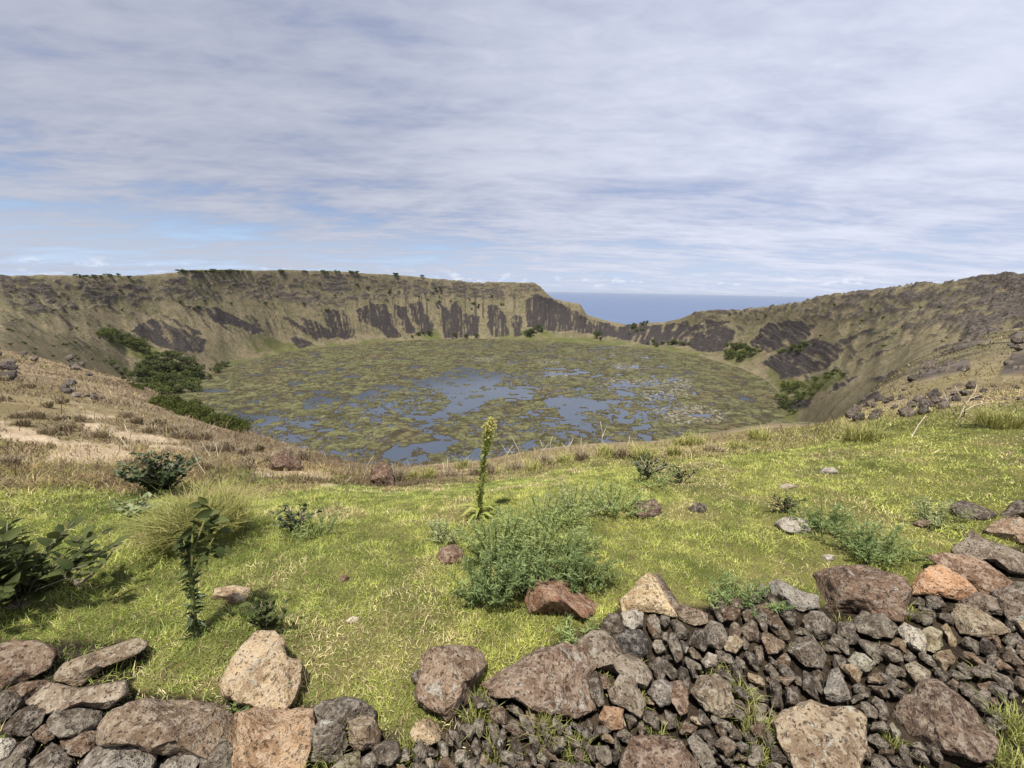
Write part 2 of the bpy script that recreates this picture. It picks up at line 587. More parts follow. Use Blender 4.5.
# --- what grows and lies where on the crater walls (outlines in the photograph, carried over to the ground they lie on)
SCREE = [
    [(131, 331), (150, 318), (172, 326), (206, 340), (204, 352), (180, 352), (158, 347)], [(160, 313), (172, 318), (206, 336), (196, 336)],
    [(186, 306), (215, 307), (232, 315), (266, 331), (255, 334), (240, 328), (224, 324), (236, 336), (214, 322)], [(244, 314), (252, 316), (264, 331), (256, 331)],
    [(288, 337), (300, 338), (315, 346), (298, 350)], [(275, 312), (295, 323), (326, 335), (318, 341), (303, 333), (284, 320)],
    [(295, 315), (320, 322), (336, 336), (330, 341), (312, 332)], [(323, 311), (339, 311), (347, 340), (332, 336)], [(342, 310), (352, 318), (356, 338), (346, 338)],
    [(356, 309), (370, 302), (385, 304), (393, 320), (401, 338), (388, 338), (375, 328), (360, 321)], [(394, 304), (405, 307), (416, 334), (405, 334)],
    [(407, 304), (422, 302), (433, 325), (430, 335), (420, 334)], [(434, 302), (448, 309), (455, 301), (465, 314), (479, 315), (479, 336), (455, 339), (445, 339)],
    [(487, 307), (498, 305), (506, 320), (511, 336), (495, 338), (488, 330)], [(513, 313), (522, 316), (522, 336), (514, 336)],
    [(524, 300), (535, 295), (555, 301), (575, 311), (588, 318), (620, 326), (660, 324), (690, 321), (690, 346), (660, 347), (630, 341), (600, 336), (570, 331), (545, 331), (526, 327)],
    [(686, 330), (705, 320), (729, 321), (736, 335), (722, 351), (700, 353), (686, 346)],
    [(748, 346), (765, 324), (790, 321), (816, 325), (806, 341), (790, 346), (770, 352)], [(760, 362), (790, 345), (815, 339), (846, 349), (826, 371), (800, 376), (780, 379)],
    [(882, 324), (870, 333), (816, 360), (840, 340)], [(898, 334), (875, 345), (848, 357), (870, 342)], [(915, 342), (890, 353), (856, 366), (880, 352)],
    [(868, 380), (909, 369), (905, 376), (882, 383)], [(784, 401), (815, 397), (806, 409), (790, 411)], [(835, 385), (862, 372), (850, 384), (828, 394)]]
GREEN = [
    [(95, 330), (108, 328), (135, 338), (150, 348), (182, 362), (205, 376), (212, 392), (190, 400), (160, 398), (140, 385), (128, 372), (140, 360), (110, 345)],
    [(190, 384), (230, 362), (285, 350), (340, 343), (400, 338), (400, 343), (330, 349), (270, 358), (225, 372), (205, 386)],
    [(250, 334), (275, 340), (300, 345), (285, 352), (255, 350)],
    [(420, 330), (440, 332), (440, 341), (420, 341)], [(500, 332), (540, 330), (560, 334), (600, 340), (660, 346), (700, 352), (700, 358), (640, 350), (560, 343), (500, 341)],
    [(720, 352), (745, 345), (760, 352), (752, 362), (728, 364)], [(772, 360), (788, 376), (800, 384), (838, 370), (850, 378), (820, 392), (800, 412), (790, 432), (776, 420), (780, 395), (766, 372)],
    [(778, 350), (800, 340), (812, 345), (796, 356), (780, 358)]]
ROCKY = [
    [(0, 276), (60, 280), (160, 284), (190, 276), (330, 274), (500, 284), (540, 286), (548, 296), (500, 302), (430, 297), (340, 303), (250, 300), (160, 301), (110, 306), (60, 312), (20, 315), (0, 300)],
    [(690, 312), (740, 310), (800, 301), (840, 292), (900, 286), (985, 277), (1030, 276), (1030, 330), (990, 334), (960, 332), (930, 330), (900, 330), (860, 322), (800, 318), (740, 318), (700, 318)]]
ROCKY2 = [[(18, 290), (50, 287), (56, 312), (30, 314)], [(92, 286), (116, 284), (118, 304), (98, 303)], [(120, 280), (146, 280), (152, 304), (130, 306)], [(160, 278), (185, 277), (190, 290), (165, 291)], [(280, 296), (345, 300), (342, 308), (290, 306)],
          [(318, 274), (345, 276), (350, 290), (330, 294)], [(430, 285), (500, 288), (505, 297), (440, 297)], [(955, 283), (1030, 278), (1030, 318), (990, 316)], [(880, 292), (930, 288), (945, 310), (900, 316), (880, 308)], [(820, 298), (870, 295), (872, 308), (830, 310)],
          [(985, 306), (1030, 300), (1030, 345), (1000, 340), (975, 345), (960, 338)], [(690, 312), (735, 310), (740, 316), (695, 318)], [(855, 410), (880, 388), (905, 378), (900, 392), (875, 412)]]
BARE = [[(0, 418), (60, 440), (130, 446), (135, 468), (60, 466), (0, 464)], [(250, 466), (330, 470), (340, 488), (290, 486), (250, 478)], [(85, 395), (140, 440), (100, 436), (60, 410)], [(120, 430), (180, 440), (200, 456), (150, 456)]]
RIDGE = [[(846, 420), (852, 406), (868, 394), (882, 396), (888, 408), (878, 419)], [(908, 382), (914, 365), (930, 360), (968, 360), (970, 370), (945, 378)], [(895, 416), (915, 399), (942, 390), (977, 382), (988, 390), (952, 406), (918, 418)], [(1000, 378), (1008, 358), (1034, 354), (1034, 378)], [(995, 352), (1012, 335), (1034, 336), (1034, 354)], [(925, 352), (990, 338), (1000, 348), (950, 358)]]
r_ridge = Raster(RIDGE, 2, 4)
r_scree, r_green, r_rocky, r_rocky2, r_bare = (Raster(p, 2, b) for p, b in ((SCREE, 1), (GREEN, 3), (ROCKY, 6), (ROCKY2, 3), (BARE, 8)))
SOILP = [[(478, 694), (512, 664), (600, 622), (622, 606), (705, 606), (770, 588), (820, 606), (905, 596), (930, 575), (1060, 532), (1200, 480), (1200, 900), (300, 900), (310, 715), (420, 735)], [(-40, 640), (60, 640), (150, 640), (150, 660), (130, 690), (230, 700), (320, 705), (320, 900), (-180, 900), (-180, 640)]]
r_soil = Raster(SOILP, 1, 4)

print('terrain')
dense = np.arange(-66, 66.001, 0.125)
azc = np.concatenate([dense, np.arange(68, 294, 4)])
azw = np.where(azc > 180, azc - 360, azc)
nseg = [4, 40, 150, 110, 90, 24, 90, 70, 60, 6, 10, 6, 2]
us = []
for k, n in enumerate(nseg):
    us += [k + i / n for i in range(n)]
us.append(NK - 1.0)
us = np.array(us)
NRr, NA = len(us), len(azc)
kr = col_lookup(KRF, azw)
seg = np.minimum(us.astype(int), NK - 2); fu = us - seg
r0, r1 = kr[seg], kr[seg + 1]
lg = (seg >= 2) & (seg <= 5)
RR = np.where(lg[:, None], np.exp(np.log(np.maximum(r0, 1e-3)) * (1 - fu[:, None]) + np.log(r1) * fu[:, None]), r0 * (1 - fu[:, None]) + r1 * fu[:, None])
AA = np.broadcast_to(azw, RR.shape)
Z, Q = base_h(AA, RR)
Z = Z + rough(AA.ravel(), RR.ravel(), Q)
bed = (Q > 5) & (Q < 6) & (np.abs(base_h(AA, RR)[0] - LZ) < 1.5)
Z = np.where(bed, Z - 3.0 * np.sin(np.pi * (Q - 5)) ** 0.5, Z)
X = (RR * np.sin(np.radians(AA))).ravel(); Y = (RR * np.cos(np.radians(AA))).ravel()
P = np.stack([X, Y, Z], 1)
PX, PY, _ = project(P)
Rv = RR.ravel(); Av = AA.ravel()
jx = 3.0 * fbm(PX / 7, PY / 5, seed=21, oct=3); jy = 2.2 * fbm(PX / 7, PY / 5, seed=22, oct=3)
ang = np.interp(PX, [0, 150, 260, 330, 400, 470, 540, 600, 690, 780, 860, 940, 1024], np.radians([32, 36, 42, 52, 68, 84, 96, 112, 126, 142, 152, 155, 158]))
pp = PX * np.sin(ang) - PY * np.cos(ang); qq = PX * np.cos(ang) + PY * np.sin(ang)
streak = fbm(pp / 4.2, qq / 26, seed=23, oct=5, gain=.65)
streak2 = fbm(pp / 2.0, qq / 16, seed=24, oct=3)
wallz = sstep(5.7, 6.1, Q) * (1 - sstep(9.2, 10, Q)) * (Rv > 150)
hillz = sstep(3.0, 3.3, Q) * (Q < 6)
sc = r_scree(PX + jx, PY + jy)
scree = sstep(0.36, 0.62, sc * 0.72 + 0.62 * streak + 0.26 * streak2 + 0.14 * fbm(PX / 3, PY / 3, seed=27, oct=2) - 0.02) * sstep(0.02, 0.3, sc + r_scree(PX + jx * 2.2, PY + jy * 2.2) * 0.5) * (Rv > 150)
thin = sstep(0.26, 0.40, streak + .3 * streak2) * 0.8 * sstep(6.3, 6.8, Q) * (1 - sstep(8.2, 8.7, Q)) * wallz
scree = np.maximum(scree, thin * (Rv > 200))
rk = r_rocky(PX + jx, PY + jy); rk2 = r_rocky2(PX + jx, PY + jy)
lump = fbm(X / 14, Y / 14, Z / 9, seed=31, oct=4)
lump2 = fbm(X / 26, Y / 26, Z / 7, seed=32, oct=5, gain=.6)
rockm = np.maximum(sstep(0.16, 0.27, np.maximum(lump, lump2)) * rk * 0.9, sstep(-0.12, 0.10, lump2) * rk2)
near_l = fbm(X / 3.5, Y / 3.5, Z / 2.5, seed=36, oct=5, gain=.6)
rockm = np.where(Rv > 110, rockm, sstep(.10, .20, near_l) * r_ridge(PX + jx, PY + jy) * (Rv > 12))
P_ridge = (Rv > 12) & (Rv < 200)
green = r_green(PX + 2 * jx, PY + 1.5 * jy) * (Rv > 150) * np.clip(0.75 + 0.9 * fbm(X / 30, Y / 30, seed=33), 0, 1)
bare = r_bare(PX + 4 * jx, PY + 2 * jy) * sstep(-0.12, 0.22, fbm(X / 1.0, Y / 1.0, seed=34, oct=5, gain=.65)) * (Rv < 60) * (Rv > 4)
soil = r_soil(PX, PY) * (Rv < 7)
lipr = np.interp(azw, AZT, cl[1])
dry = sstep(0.93, 1.12, Rv / np.broadcast_to(lipr, RR.shape).ravel() + 0.14 * fbm(X / 1.3, Y / 1.3, seed=35, oct=3))
# lumps of rock stand out of the slope
Z = Z + np.where(P_ridge, rockm * (.012 * Rv) * np.clip(near_l + .3, 0, 1), 0)
Z = Z + rockm * (Rv > 250) * np.clip(np.maximum(lump, lump2) + 0.15, 0, 1) * 10.0 + scree * (Rv > 250) * (0.8 + 4.0 * streak2)
P[:, 2] = Z
idx = np.arange(NRr * NA).reshape(NRr, NA)
a = idx[:-1, :]; b = idx[1:, :]
f4 = np.stack([a, np.roll(a, -1, 1), np.roll(b, -1, 1), b], -1).reshape(-1, 4)

tm, t, bs = principled('crater_ground')
gp = t.n('ShaderNodeNewGeometry').outputs['Position']
m1 = t.n('ShaderNodeAttribute', attribute_name='cover')
m2 = t.n('ShaderNodeAttribute', attribute_name='zone')
s1 = t.n('ShaderNodeSeparateColor', i={0: m1.outputs['Color']})
s2 = t.n('ShaderNodeSeparateColor', i={0: m2.outputs['Color']})
nA = t.noise(gp, 0.018, 5, 0.6); nB = t.noise(gp, 0.09, 5, 0.65); nC = t.noise(gp, 0.45, 4, 0.65); nD = t.noise(gp, 2.6, 4, 0.65); nE = t.noise(gp, 16, 4, 0.7)
wallc = t.mix(t.ramp(nA, 0.36, 0.64), (0.112, 0.102, 0.054), (0.182, 0.148, 0.090))
wallc = t.mix(t.math('MULTIPLY', t.ramp(nB, 0.42, 0.66), 0.7), wallc, (0.215, 0.180, 0.115))
wallc = t.mix(t.math('MULTIPLY', t.ramp(nC, 0.54, 0.64), 0.8), wallc, (0.045, 0.041, 0.025))
nF = t.noise(gp, 0.22, 5, 0.7)
wallc = t.mix(t.math('MULTIPLY', t.ramp(nF, 0.55, 0.63), 0.8), wallc, (0.050, 0.044, 0.032))
wallc = t.mix(t.math('MULTIPLY', t.ramp(nF, 0.42, 0.32), 0.6), wallc, (0.225, 0.185, 0.115))
wallc = t.mix(t.math('MULTIPLY', t.ramp(nB, 0.40, 0.30), 0.7), wallc, (0.062, 0.066, 0.022))
hillc = t.mix(t.ramp(nC, 0.35, 0.65), (0.17, 0.130, 0.080), (0.30, 0.235, 0.150))
hillc = t.mix(t.math('MULTIPLY', t.ramp(nD, 0.50, 0.66), 0.7), hillc, (0.12, 0.075, 0.045))
hillc = t.mix(t.math('MULTIPLY', t.ramp(nB, 0.45, 0.65), 0.55), hillc, (0.15, 0.135, 0.045))
forec = t.mix(t.ramp(nD, 0.35, 0.65), (0.075, 0.085, 0.022), (0.16, 0.145, 0.05))
forec = t.mix(t.math('MULTIPLY', t.ramp(nE, 0.52, 0.66), 0.8), forec, (0.10, 0.075, 0.045))
c = t.mix(s2.outputs[0], forec, hillc)
c = t.mix(s2.outputs[1], c, wallc)
grc = t.mix(t.ramp(nC, 0.35, 0.65), (0.058, 0.070, 0.022), (0.115, 0.115, 0.040))
c = t.mix(s1.outputs[1], c, grc)
scc = t.mix(t.ramp(nC, 0.3, 0.7), (0.022, 0.019, 0.020), (0.056, 0.047, 0.045))
c = t.mix(t.math('MULTIPLY', s1.outputs[0], t.ramp(nB, 0.28, 0.5, 0.72, 1.0)), c, scc)
rkc = t.mix(t.ramp(nC, 0.32, 0.68), (0.026, 0.022, 0.020), (0.125, 0.105, 0.090))
c = t.mix(s1.outputs[2], c, rkc)
brc = t.mix(t.ramp(nD, 0.3, 0.7), (0.30, 0.225, 0.145), (0.48, 0.385, 0.27))
brc = t.mix(t.math('MULTIPLY', t.ramp(nE, 0.52, 0.68), 0.6), brc, (0.22, 0.15, 0.09))
c = t.mix(m1.outputs['Alpha'], c, brc)
soil_gap_shade = t.mix(t.ramp(nE, 0.35, 0.65), (0.018, 0.014, 0.010), (0.055, 0.041, 0.028))  # bare soil, its colour darkened to paint in deep shade between the stones
c = t.mix(s2.outputs[2], c, soil_gap_shade)
t.put(bs.inputs['Base Color'], c)
bfar = t.n('ShaderNodeBump', i={'Height': nC, 'Distance': 2.0, 'Strength': t.math('MULTIPLY', s2.outputs[1], 0.8)})
bnear = t.n('ShaderNodeBump', i={'Height': nE, 'Distance': 0.04, 'Strength': t.math('SUBTRACT', 1.0, s2.outputs[1]), 'Normal': bfar.outputs[0]})
t.put(bs.inputs['Normal'], bnear.outputs[0])
bs.inputs['Specular IOR Level'].default_value = 0.05
cover = np.stack([scree, green, rockm, bare], 1)
zone = np.stack([dry, np.maximum(wallz, np.maximum(sstep(40, 150, Rv) * 0.7, sstep(9, 26, Rv) * sstep(10, 32, Av) * 1.0)), soil, np.ones_like(dry)], 1)
tme = mesh_np('ground', P, f4, np.full(len(f4), 4), tm, True, {'cover': cover, 'zone': zone})
tag(link('ground', tme), 'volcanic crater with grassy rim, brown hillside and dark scree walls', 'ground', kind='structure')

# ------------------------------------------------------------------ sea
sm, t, bs = principled('sea_water')
gp = t.n('ShaderNodeNewGeometry').outputs['Position']
nz = t.noise(gp, 0.0012, 3, 0.5)
t.put(bs.inputs['Base Color'], t.mix(nz, (0.085, 0.120, 0.205), (0.105, 0.143, 0.235)))
bs.inputs['Roughness'].default_value = 0.65
bs.inputs['Specular IOR Level'].default_value = 0.15
rr = np.concatenate([[300], np.exp(np.linspace(math.log(800), math.log(95000), 24))])
th = np.linspace(0, 2 * math.pi, 97)[:-1]
sv = np.array([[r * math.sin(a_), r * math.cos(a_), -300.0] for r in rr for a_ in th])
ix = np.arange(len(rr) * 96).reshape(len(rr), 96)
sf = np.stack([ix[:-1], np.roll(ix[:-1], -1, 1), np.roll(ix[1:], -1, 1), ix[1:]], -1).reshape(-1, 4)
tag(link('sea', mesh_np('sea', sv, sf, np.full(len(sf), 4), sm, True)), 'open blue ocean seen through the gap in the crater rim', 'sea', kind='structure')

# ------------------------------------------------------------------ lake and its floating reed mats
print('lake')
lm, t, bs = principled('lake_water')
gp = t.n('ShaderNodeNewGeometry').outputs['Position']
t.put(bs.inputs['Base Color'], t.mix(t.noise(gp, 0.02, 3), (0.034, 0.046, 0.066), (0.054, 0.070, 0.098)))
bs.inputs['Roughness'].default_value = 0.12
bs.inputs['Specular IOR Level'].default_value = 0.5
lv = [[-45 + 690 * math.sin(2 * math.pi * k / 128), 850 + 690 * math.cos(2 * math.pi * k / 128), LZ] for k in range(128)] + [[-45, 850, LZ]]
lfc = [(k, 128, (k + 1) % 128) for k in range(128)]
lfc = [(f[0], f[2], f[1]) for f in lfc]
tag(link('lake', mesh_np('lake', lv, lfc, [3] * 128, lm)), 'grey blue crater lake showing between the reed mats', 'lake', kind='structure')

POND = [
    [(404, 381), (430, 378), (452, 371), (480, 371), (508, 374), (502, 380), (490, 386), (520, 388), (537, 393), (532, 400), (505, 398), (482, 404), (470, 408), (455, 413), (440, 410), (452, 402), (440, 392), (420, 387)],
    [(403, 415), (420, 408), (442, 407), (456, 412), (432, 425), (415, 429), (404, 423)], [(540, 399), (560, 397), (590, 399), (612, 405), (630, 413), (622, 419), (603, 410), (584, 412), (591, 420), (586, 429), (570, 423), (558, 412), (547, 405)],
    [(380, 456), (400, 442), (416, 448), (432, 461), (404, 465)], [(462, 458), (480, 445), (497, 450), (482, 468)], [(349, 397), (366, 392), (384, 391), (386, 398), (362, 403)], [(375, 391), (392, 385), (398, 389), (385, 395)],
    [(517, 415), (530, 411), (536, 417), (525, 420)], [(630, 428), (640, 424), (652, 426), (645, 431)], [(444, 371), (470, 367), (478, 371), (452, 375)], [(376, 404), (390, 402), (392, 408), (378, 409)], [(535, 424), (556, 420), (562, 426), (545, 430)], [(516, 448), (530, 440), (542, 446), (530, 456)],
    [(300, 402), (318, 396), (334, 399), (326, 408), (308, 414)], [(252, 418), (276, 410), (282, 420), (262, 428)], [(282, 442), (300, 434), (316, 440), (300, 450)], [(310, 456), (332, 448), (345, 455), (330, 464)], [(612, 381), (628, 381), (630, 386), (616, 386)], [(643, 381), (662, 381), (664, 385), (646, 386)], [(668, 379), (680, 379), (680, 383), (670, 384)],
    [(612, 365), (640, 366), (638, 369), (614, 368)], [(455, 407), (470, 403), (476, 408), (462, 412)]]
PALE = [[(612, 364), (640, 364), (642, 370), (612, 370)], [(604, 380), (690, 378), (692, 388), (606, 388)], [(640, 392), (686, 388), (690, 396), (650, 402)], [(470, 358), (500, 358), (496, 362), (474, 362)], [(545, 372), (566, 370), (570, 378), (550, 380)], [(650, 410), (700, 404), (730, 414), (720, 424), (670, 424)], [(535, 360), (560, 360), (560, 364), (538, 364)]]
r_main = Raster([POND[0], POND[2]], 2, 4); r_pond = Raster(POND, 3, 1); r_pale = Raster(PALE, 2, 3)
ma = np.arange(-45, 43, 0.105); mt = np.arange(-0.60, -0.112, 0.00135)
mr = LAKE_D / -mt[::-1]
mr = mr[::-1]
MR = np.broadcast_to(mr[:, None], (len(mr), len(ma))); MA = np.broadcast_to(ma[None], MR.shape)
mx = (MR * np.sin(np.radians(MA))).ravel(); my = (MR * np.cos(np.radians(MA))).ravel()
mpx, mpy, _ = project(np.stack([mx, my, np.full_like(mx, LZ)], 1))
j1 = 3.2 * fbm(mx / 16, my / 16, seed=41, oct=5, gain=.62); j2 = 2.2 * fbm(mx / 16, my / 16, seed=42, oct=5, gain=.62)
pond = r_pond(mpx + j1, mpy + j2) * np.where(np.arange(mx.size) >= 0, 1.0, 0)
isl = fbm(mx / 17, my / 13, seed=51, oct=5, gain=.6) - 0.25 * sstep(0.5, 1, r_main(mpx + j1, mpy + j2))
pond = pond * (1 - sstep(-0.10, 0.06, isl))
# winding channels between the mats, many at the near end and few at the far end
wx = mx + 16 * fbm(mx / 38, my / 38, seed=43, oct=3); wy = my + 16 * fbm(mx / 38, my / 38, seed=44, oct=3)
cells = fbm(wx / 22, wy / 16, seed=45, oct=5, gain=.6)
big = fbm(mx / 110, my / 110, seed=46, oct=3)
dens = np.interp(mpy, [340, 365, 385, 410, 440, 500], [-0.12, -0.06, -0.005, 0.035, 0.055, 0.055])
dens = dens - 0.20 * sstep(630, 740, mpx) - 0.16 * sstep(330, 200, mpx) * sstep(440, 380, mpy)
chan = np.abs(cells) - np.clip(0.035 + 0.40 * dens + 0.10 * big, 0.0, 0.14)
pool = 0.42 - fbm(mx / 40, my / 30, seed=47, oct=4) - 1.2 * dens
lvl = np.minimum(chan * 5, pool * 2.5)
lvl = np.where(pond > 0.3, np.minimum(lvl, 0.35 - pond * 1.2), lvl)
mz = LZ - 0.5 + 1.5 * sstep(-0.12, 0.45, lvl) + 0.5 * np.clip(fbm(mx / 9, my / 9, seed=48, oct=3), -1, 1) * sstep(0.2, 0.8, lvl)
shore_r = np.interp(ma, AZT, cf[1]); near_r = np.interp(ma, AZT, cdp[1])
inlake = np.interp(ma, AZT, fz) < LZ + 1.5
keep = (MR < shore_r[None] + 14) & inlake[None] & (MR > near_r[None] * 0.86)
mi = np.arange(mx.size).reshape(MR.shape)
kf = keep[:-1, :-1] & keep[1:, :-1] & keep[:-1, 1:] & keep[1:, 1:]
mf = np.stack([mi[:-1, :-1], mi[:-1, 1:], mi[1:, 1:], mi[1:, :-1]], -1)[kf]
mm, t, bs = principled('reed_mat')
gp = t.n('ShaderNodeNewGeometry').outputs['Position']
at = t.n('ShaderNodeAttribute', attribute_name='wet')
sa = t.n('ShaderNodeSeparateColor', i={0: at.outputs['Color']})
fl = t.n('ShaderNodeVectorMath', operation='MULTIPLY', i={0: gp, 1: (1, 0.7, 0)}).outputs[0]
q1 = t.noise(fl, 0.012, 4, 0.6); q2 = t.noise(fl, 0.05, 5, 0.65, 0.6); q3 = t.noise(fl, 0.17, 5, 0.7, 0.4); q4 = t.noise(gp, 0.9, 3, 0.7)
c = t.mix(t.ramp(q2, 0.36, 0.64), (0.074, 0.076, 0.036), (0.132, 0.132, 0.064))
c = t.mix(t.math('MULTIPLY', t.ramp(q3, 0.52, 0.68), 0.8), c, (0.190, 0.178, 0.088))
c = t.mix(t.math('MULTIPLY', t.ramp(q1, 0.50, 0.66), 0.6), c, (0.125, 0.094, 0.055))
c = t.mix(t.math('MULTIPLY', t.ramp(q3, 0.46, 0.36), 0.85), c, (0.034, 0.029, 0.016))
q5 = t.noise(fl, 0.035, 4, 0.7, 1.2)
c = t.mix(t.math('MULTIPLY', t.ramp(q5, 0.46, 0.36), 0.75), c, (0.036, 0.032, 0.020))
fs = t.n('ShaderNodeVectorMath', operation='MULTIPLY', i={0: gp, 1: (0.55, 1, 0)}).outputs[0]
q7 = t.noise(fs, 0.075, 5, 0.72, 0.8)
c = t.mix(t.math('MULTIPLY', t.ramp(q7, 0.52, 0.60), 0.85), c, (0.030, 0.027, 0.016))
c = t.mix(t.math('MULTIPLY', t.ramp(q7, 0.42, 0.34), 0.75), c, (0.160, 0.148, 0.070))
q6 = t.noise(fl, 0.42, 4, 0.75, 0.5)
c = t.mix(t.math('MULTIPLY', t.ramp(q6, 0.50, 0.62), 0.65), c, (0.040, 0.037, 0.018))
c = t.mix(t.math('MULTIPLY', t.ramp(q6, 0.42, 0.32), 0.5), c, (0.175, 0.155, 0.075))
c = t.mix(t.math('MULTIPLY', t.ramp(q4, 0.5, 0.7), 0.4), c, (0.045, 0.045, 0.018))
c = t.mix(sa.outputs[0], c, (0.045, 0.034, 0.022))
c = t.mix(t.math('MULTIPLY', sa.outputs[1], t.ramp(q3, 0.50, 0.60)), c, (0.21, 0.195, 0.16))
t.put(bs.inputs['Base Color'], c)
bs.inputs['Specular IOR Level'].default_value = 0.05
wet = np.stack([1 - sstep(0.10, 0.62, lvl), r_pale(mpx + j1, mpy + j2), lvl * 0, lvl * 0 + 1], 1)
used = np.unique(mf)
remap = np.zeros(mx.size, int); remap[used] = np.arange(len(used))
mv = np.stack([mx, my, mz], 1)[used]
tag(link('reed_mats', mesh_np('reed_mats', mv, remap[mf], np.full(len(mf), 4), mm, True, {'wet': wet[used]})), 'olive and brown floating reed mats covering most of the crater lake', 'reeds', kind='stuff')

#@@PART2@@
# ------------------------------------------------------------------ sea air over the whole scene
hm = bpy.data.materials.new('sea_haze')
hm.use_nodes = True
t = NT(hm.node_tree)
pv = t.n('ShaderNodeVolumePrincipled')
pv.inputs['Color'].default_value = (0.80, 0.88, 1.0, 1)
pv.inputs['Density'].default_value = 1.3e-5
pv.inputs['Anisotropy'].default_value = 0.2
ho = t.n('ShaderNodeOutputMaterial')
t.t.links.new(pv.outputs[0], ho.inputs['Volume'])
hb = 98000.0
hv = [(x_, y_, z_) for z_ in (-422.0, 75.0) for x_, y_ in ((-hb, -hb), (hb, -hb), (hb, hb), (-hb, hb))]
hf = [(3, 2, 1, 0), (4, 5, 6, 7), (0, 1, 5, 4), (1, 2, 6, 5), (2, 3, 7, 6), (3, 0, 4, 7)]
tag(link('haze', mesh_np('haze', hv, [i_ for f_ in hf for i_ in f_], [4] * 6, hm)), 'thin pale sea air over the crater and the ocean', 'haze', kind='stuff')

# ------------------------------------------------------------------ stones
print('stones')
_ico = {}


def ico(level):
    if level not in _ico:
        bm = bmesh.new()
        bmesh.ops.create_icosphere(bm, subdivisions=level, radius=1.0)
        v = np.array([q.co[:] for q in bm.verts]); v /= np.linalg.norm(v, axis=1)[:, None]
        f = np.array([[q.index for q in p.verts] for p in bm.faces])
        bm.free()
        _ico[level] = (v, f)
    return _ico[level]


def hit_plane(px, py, C, n):
    d = pix_dir(px, py)
    tt = ((C - CAM) @ n) / (d @ n)
    return CAM + d * tt[..., None], d / np.linalg.norm(d, axis=-1, keepdims=True)


def outline_radius(poly, cx, cy, sharp=False):
    """distance from the centre to the outline for 180 directions (image pixels, y up)"""
    p = np.array(poly, float); q = np.roll(p, -1, 0)
    th = np.linspace(-math.pi, math.pi, 181)
    out = []
    for a_ in th:
        d = np.array([math.cos(a_), -math.sin(a_)])
        e = q - p
        den = d[0] * e[:, 1] - d[1] * e[:, 0]
        den = np.where(np.abs(den) < 1e-9, 1e-9, den)
        w0 = p - [cx, cy]
        tt = (w0[:, 0] * e[:, 1] - w0[:, 1] * e[:, 0]) / den
        s_ = (w0[:, 0] * d[1] - w0[:, 1] * d[0]) / den
        ok = (tt > 0) & (s_ >= -1e-6) & (s_ <= 1 + 1e-6)
        out.append(tt[ok].max() if ok.any() else 1.0)
    out = np.array(out)
    if sharp:
        return th, out
    ker = np.array([1, 2, 3, 2, 1.]) / 9
    out[:] = np.convolve(np.concatenate([out[-3:-1], out, out[1:3]]), ker, 'valid')
    return th, out


ROCK_POLYS = []


def stone(name, poly, color, k=0.6, lift=0.02, thick=0.5, seed=0, level=4, facets=5, rough_a=1.0, side=0.75, low=0.35, sharp=False):
    rg = np.random.default_rng(seed + 1000)
    p = np.array(poly, float)
    x_, y_ = p[:, 0], p[:, 1]
    cr_ = x_ * np.roll(y_, -1) - np.roll(x_, -1) * y_
    A_ = cr_.sum() / 2
    cx = ((x_ + np.roll(x_, -1)) * cr_).sum() / (6 * A_); cy = ((y_ + np.roll(y_, -1)) * cr_).sum() / (6 * A_)
    G = ground_hit(cx, min(cy + low * (y_.max() - cy), 800))
    if G is None:
        return None
    tocam = (CAM - G) / np.linalg.norm(CAM - G)
    n = np.array([0, 0, 1.0]) + k * tocam; n /= np.linalg.norm(n)
    C0 = G + np.array([0, 0, lift])
    th, rad = outline_radius(poly, cx, cy, sharp)
    v, f = ico(level)
    rho = np.hypot(v[:, 0], v[:, 1])
    ne = 3.4 if sharp else 2.9
    s_ = (rho ** ne + np.abs(v[:, 2]) ** ne) ** (-1 / ne)
    q = v * s_[:, None]
    for _ in range(facets):
        nn = rg.normal(size=3); nn[2] = -abs(nn[2]) - side; nn /= np.linalg.norm(nn)
        hgt = rg.uniform(0.52, 0.88)
        dd = q @ nn
        over = np.maximum(dd - hgt, 0)
        q = q - nn[None] * over[:, None] * 0.92
    tt = np.arctan2(v[:, 1], v[:, 0])
    Rt = np.interp(tt, th, rad)
    qx = cx + Rt * q[:, 0]; qy = cy - Rt * q[:, 1]
    B, d = hit_plane(qx, qy, C0, n)
    Cc, _ = hit_plane(np.array([cx]), np.array([cy]), C0, n)
    Cc = Cc[0]
    mpp = depth_of(Cc) / FPX
    size = math.sqrt(abs(A_)) * mpp
    Dp = size * thick
    Pn = B + d * (Dp * q[:, 2])[:, None]
    loc = (Pn - Cc) / size
    o3 = rg.uniform(0, 50, 3)
    out_dir = loc / (np.linalg.norm(loc, axis=1)[:, None] + 1e-6)
    n1_ = fbm(loc[:, 0] * 2.6 + o3[0], loc[:, 1] * 2.6 + o3[1], loc[:, 2] * 2.6 + o3[2], oct=3, seed=seed % 97)
    n2_ = fbm(loc[:, 0] * 9 + o3[1], loc[:, 1] * 9 + o3[2], loc[:, 2] * 9 + o3[0], oct=3, seed=seed % 89)
    Pn = Pn + out_dir * (size * rough_a * (0.055 * n1_ + 0.028 * n2_ - 0.022 * np.maximum(-n2_ - 0.25, 0) * 3))[:, None]
    me = mesh_np(name, Pn - Cc, f, np.full(len(f), 3), ROCK, True)
    o = link(name, me, None, Cc)
    o.color = (*color, 1)
    ROCK_POLYS.append([tuple(z_) for z_ in poly])
    return o


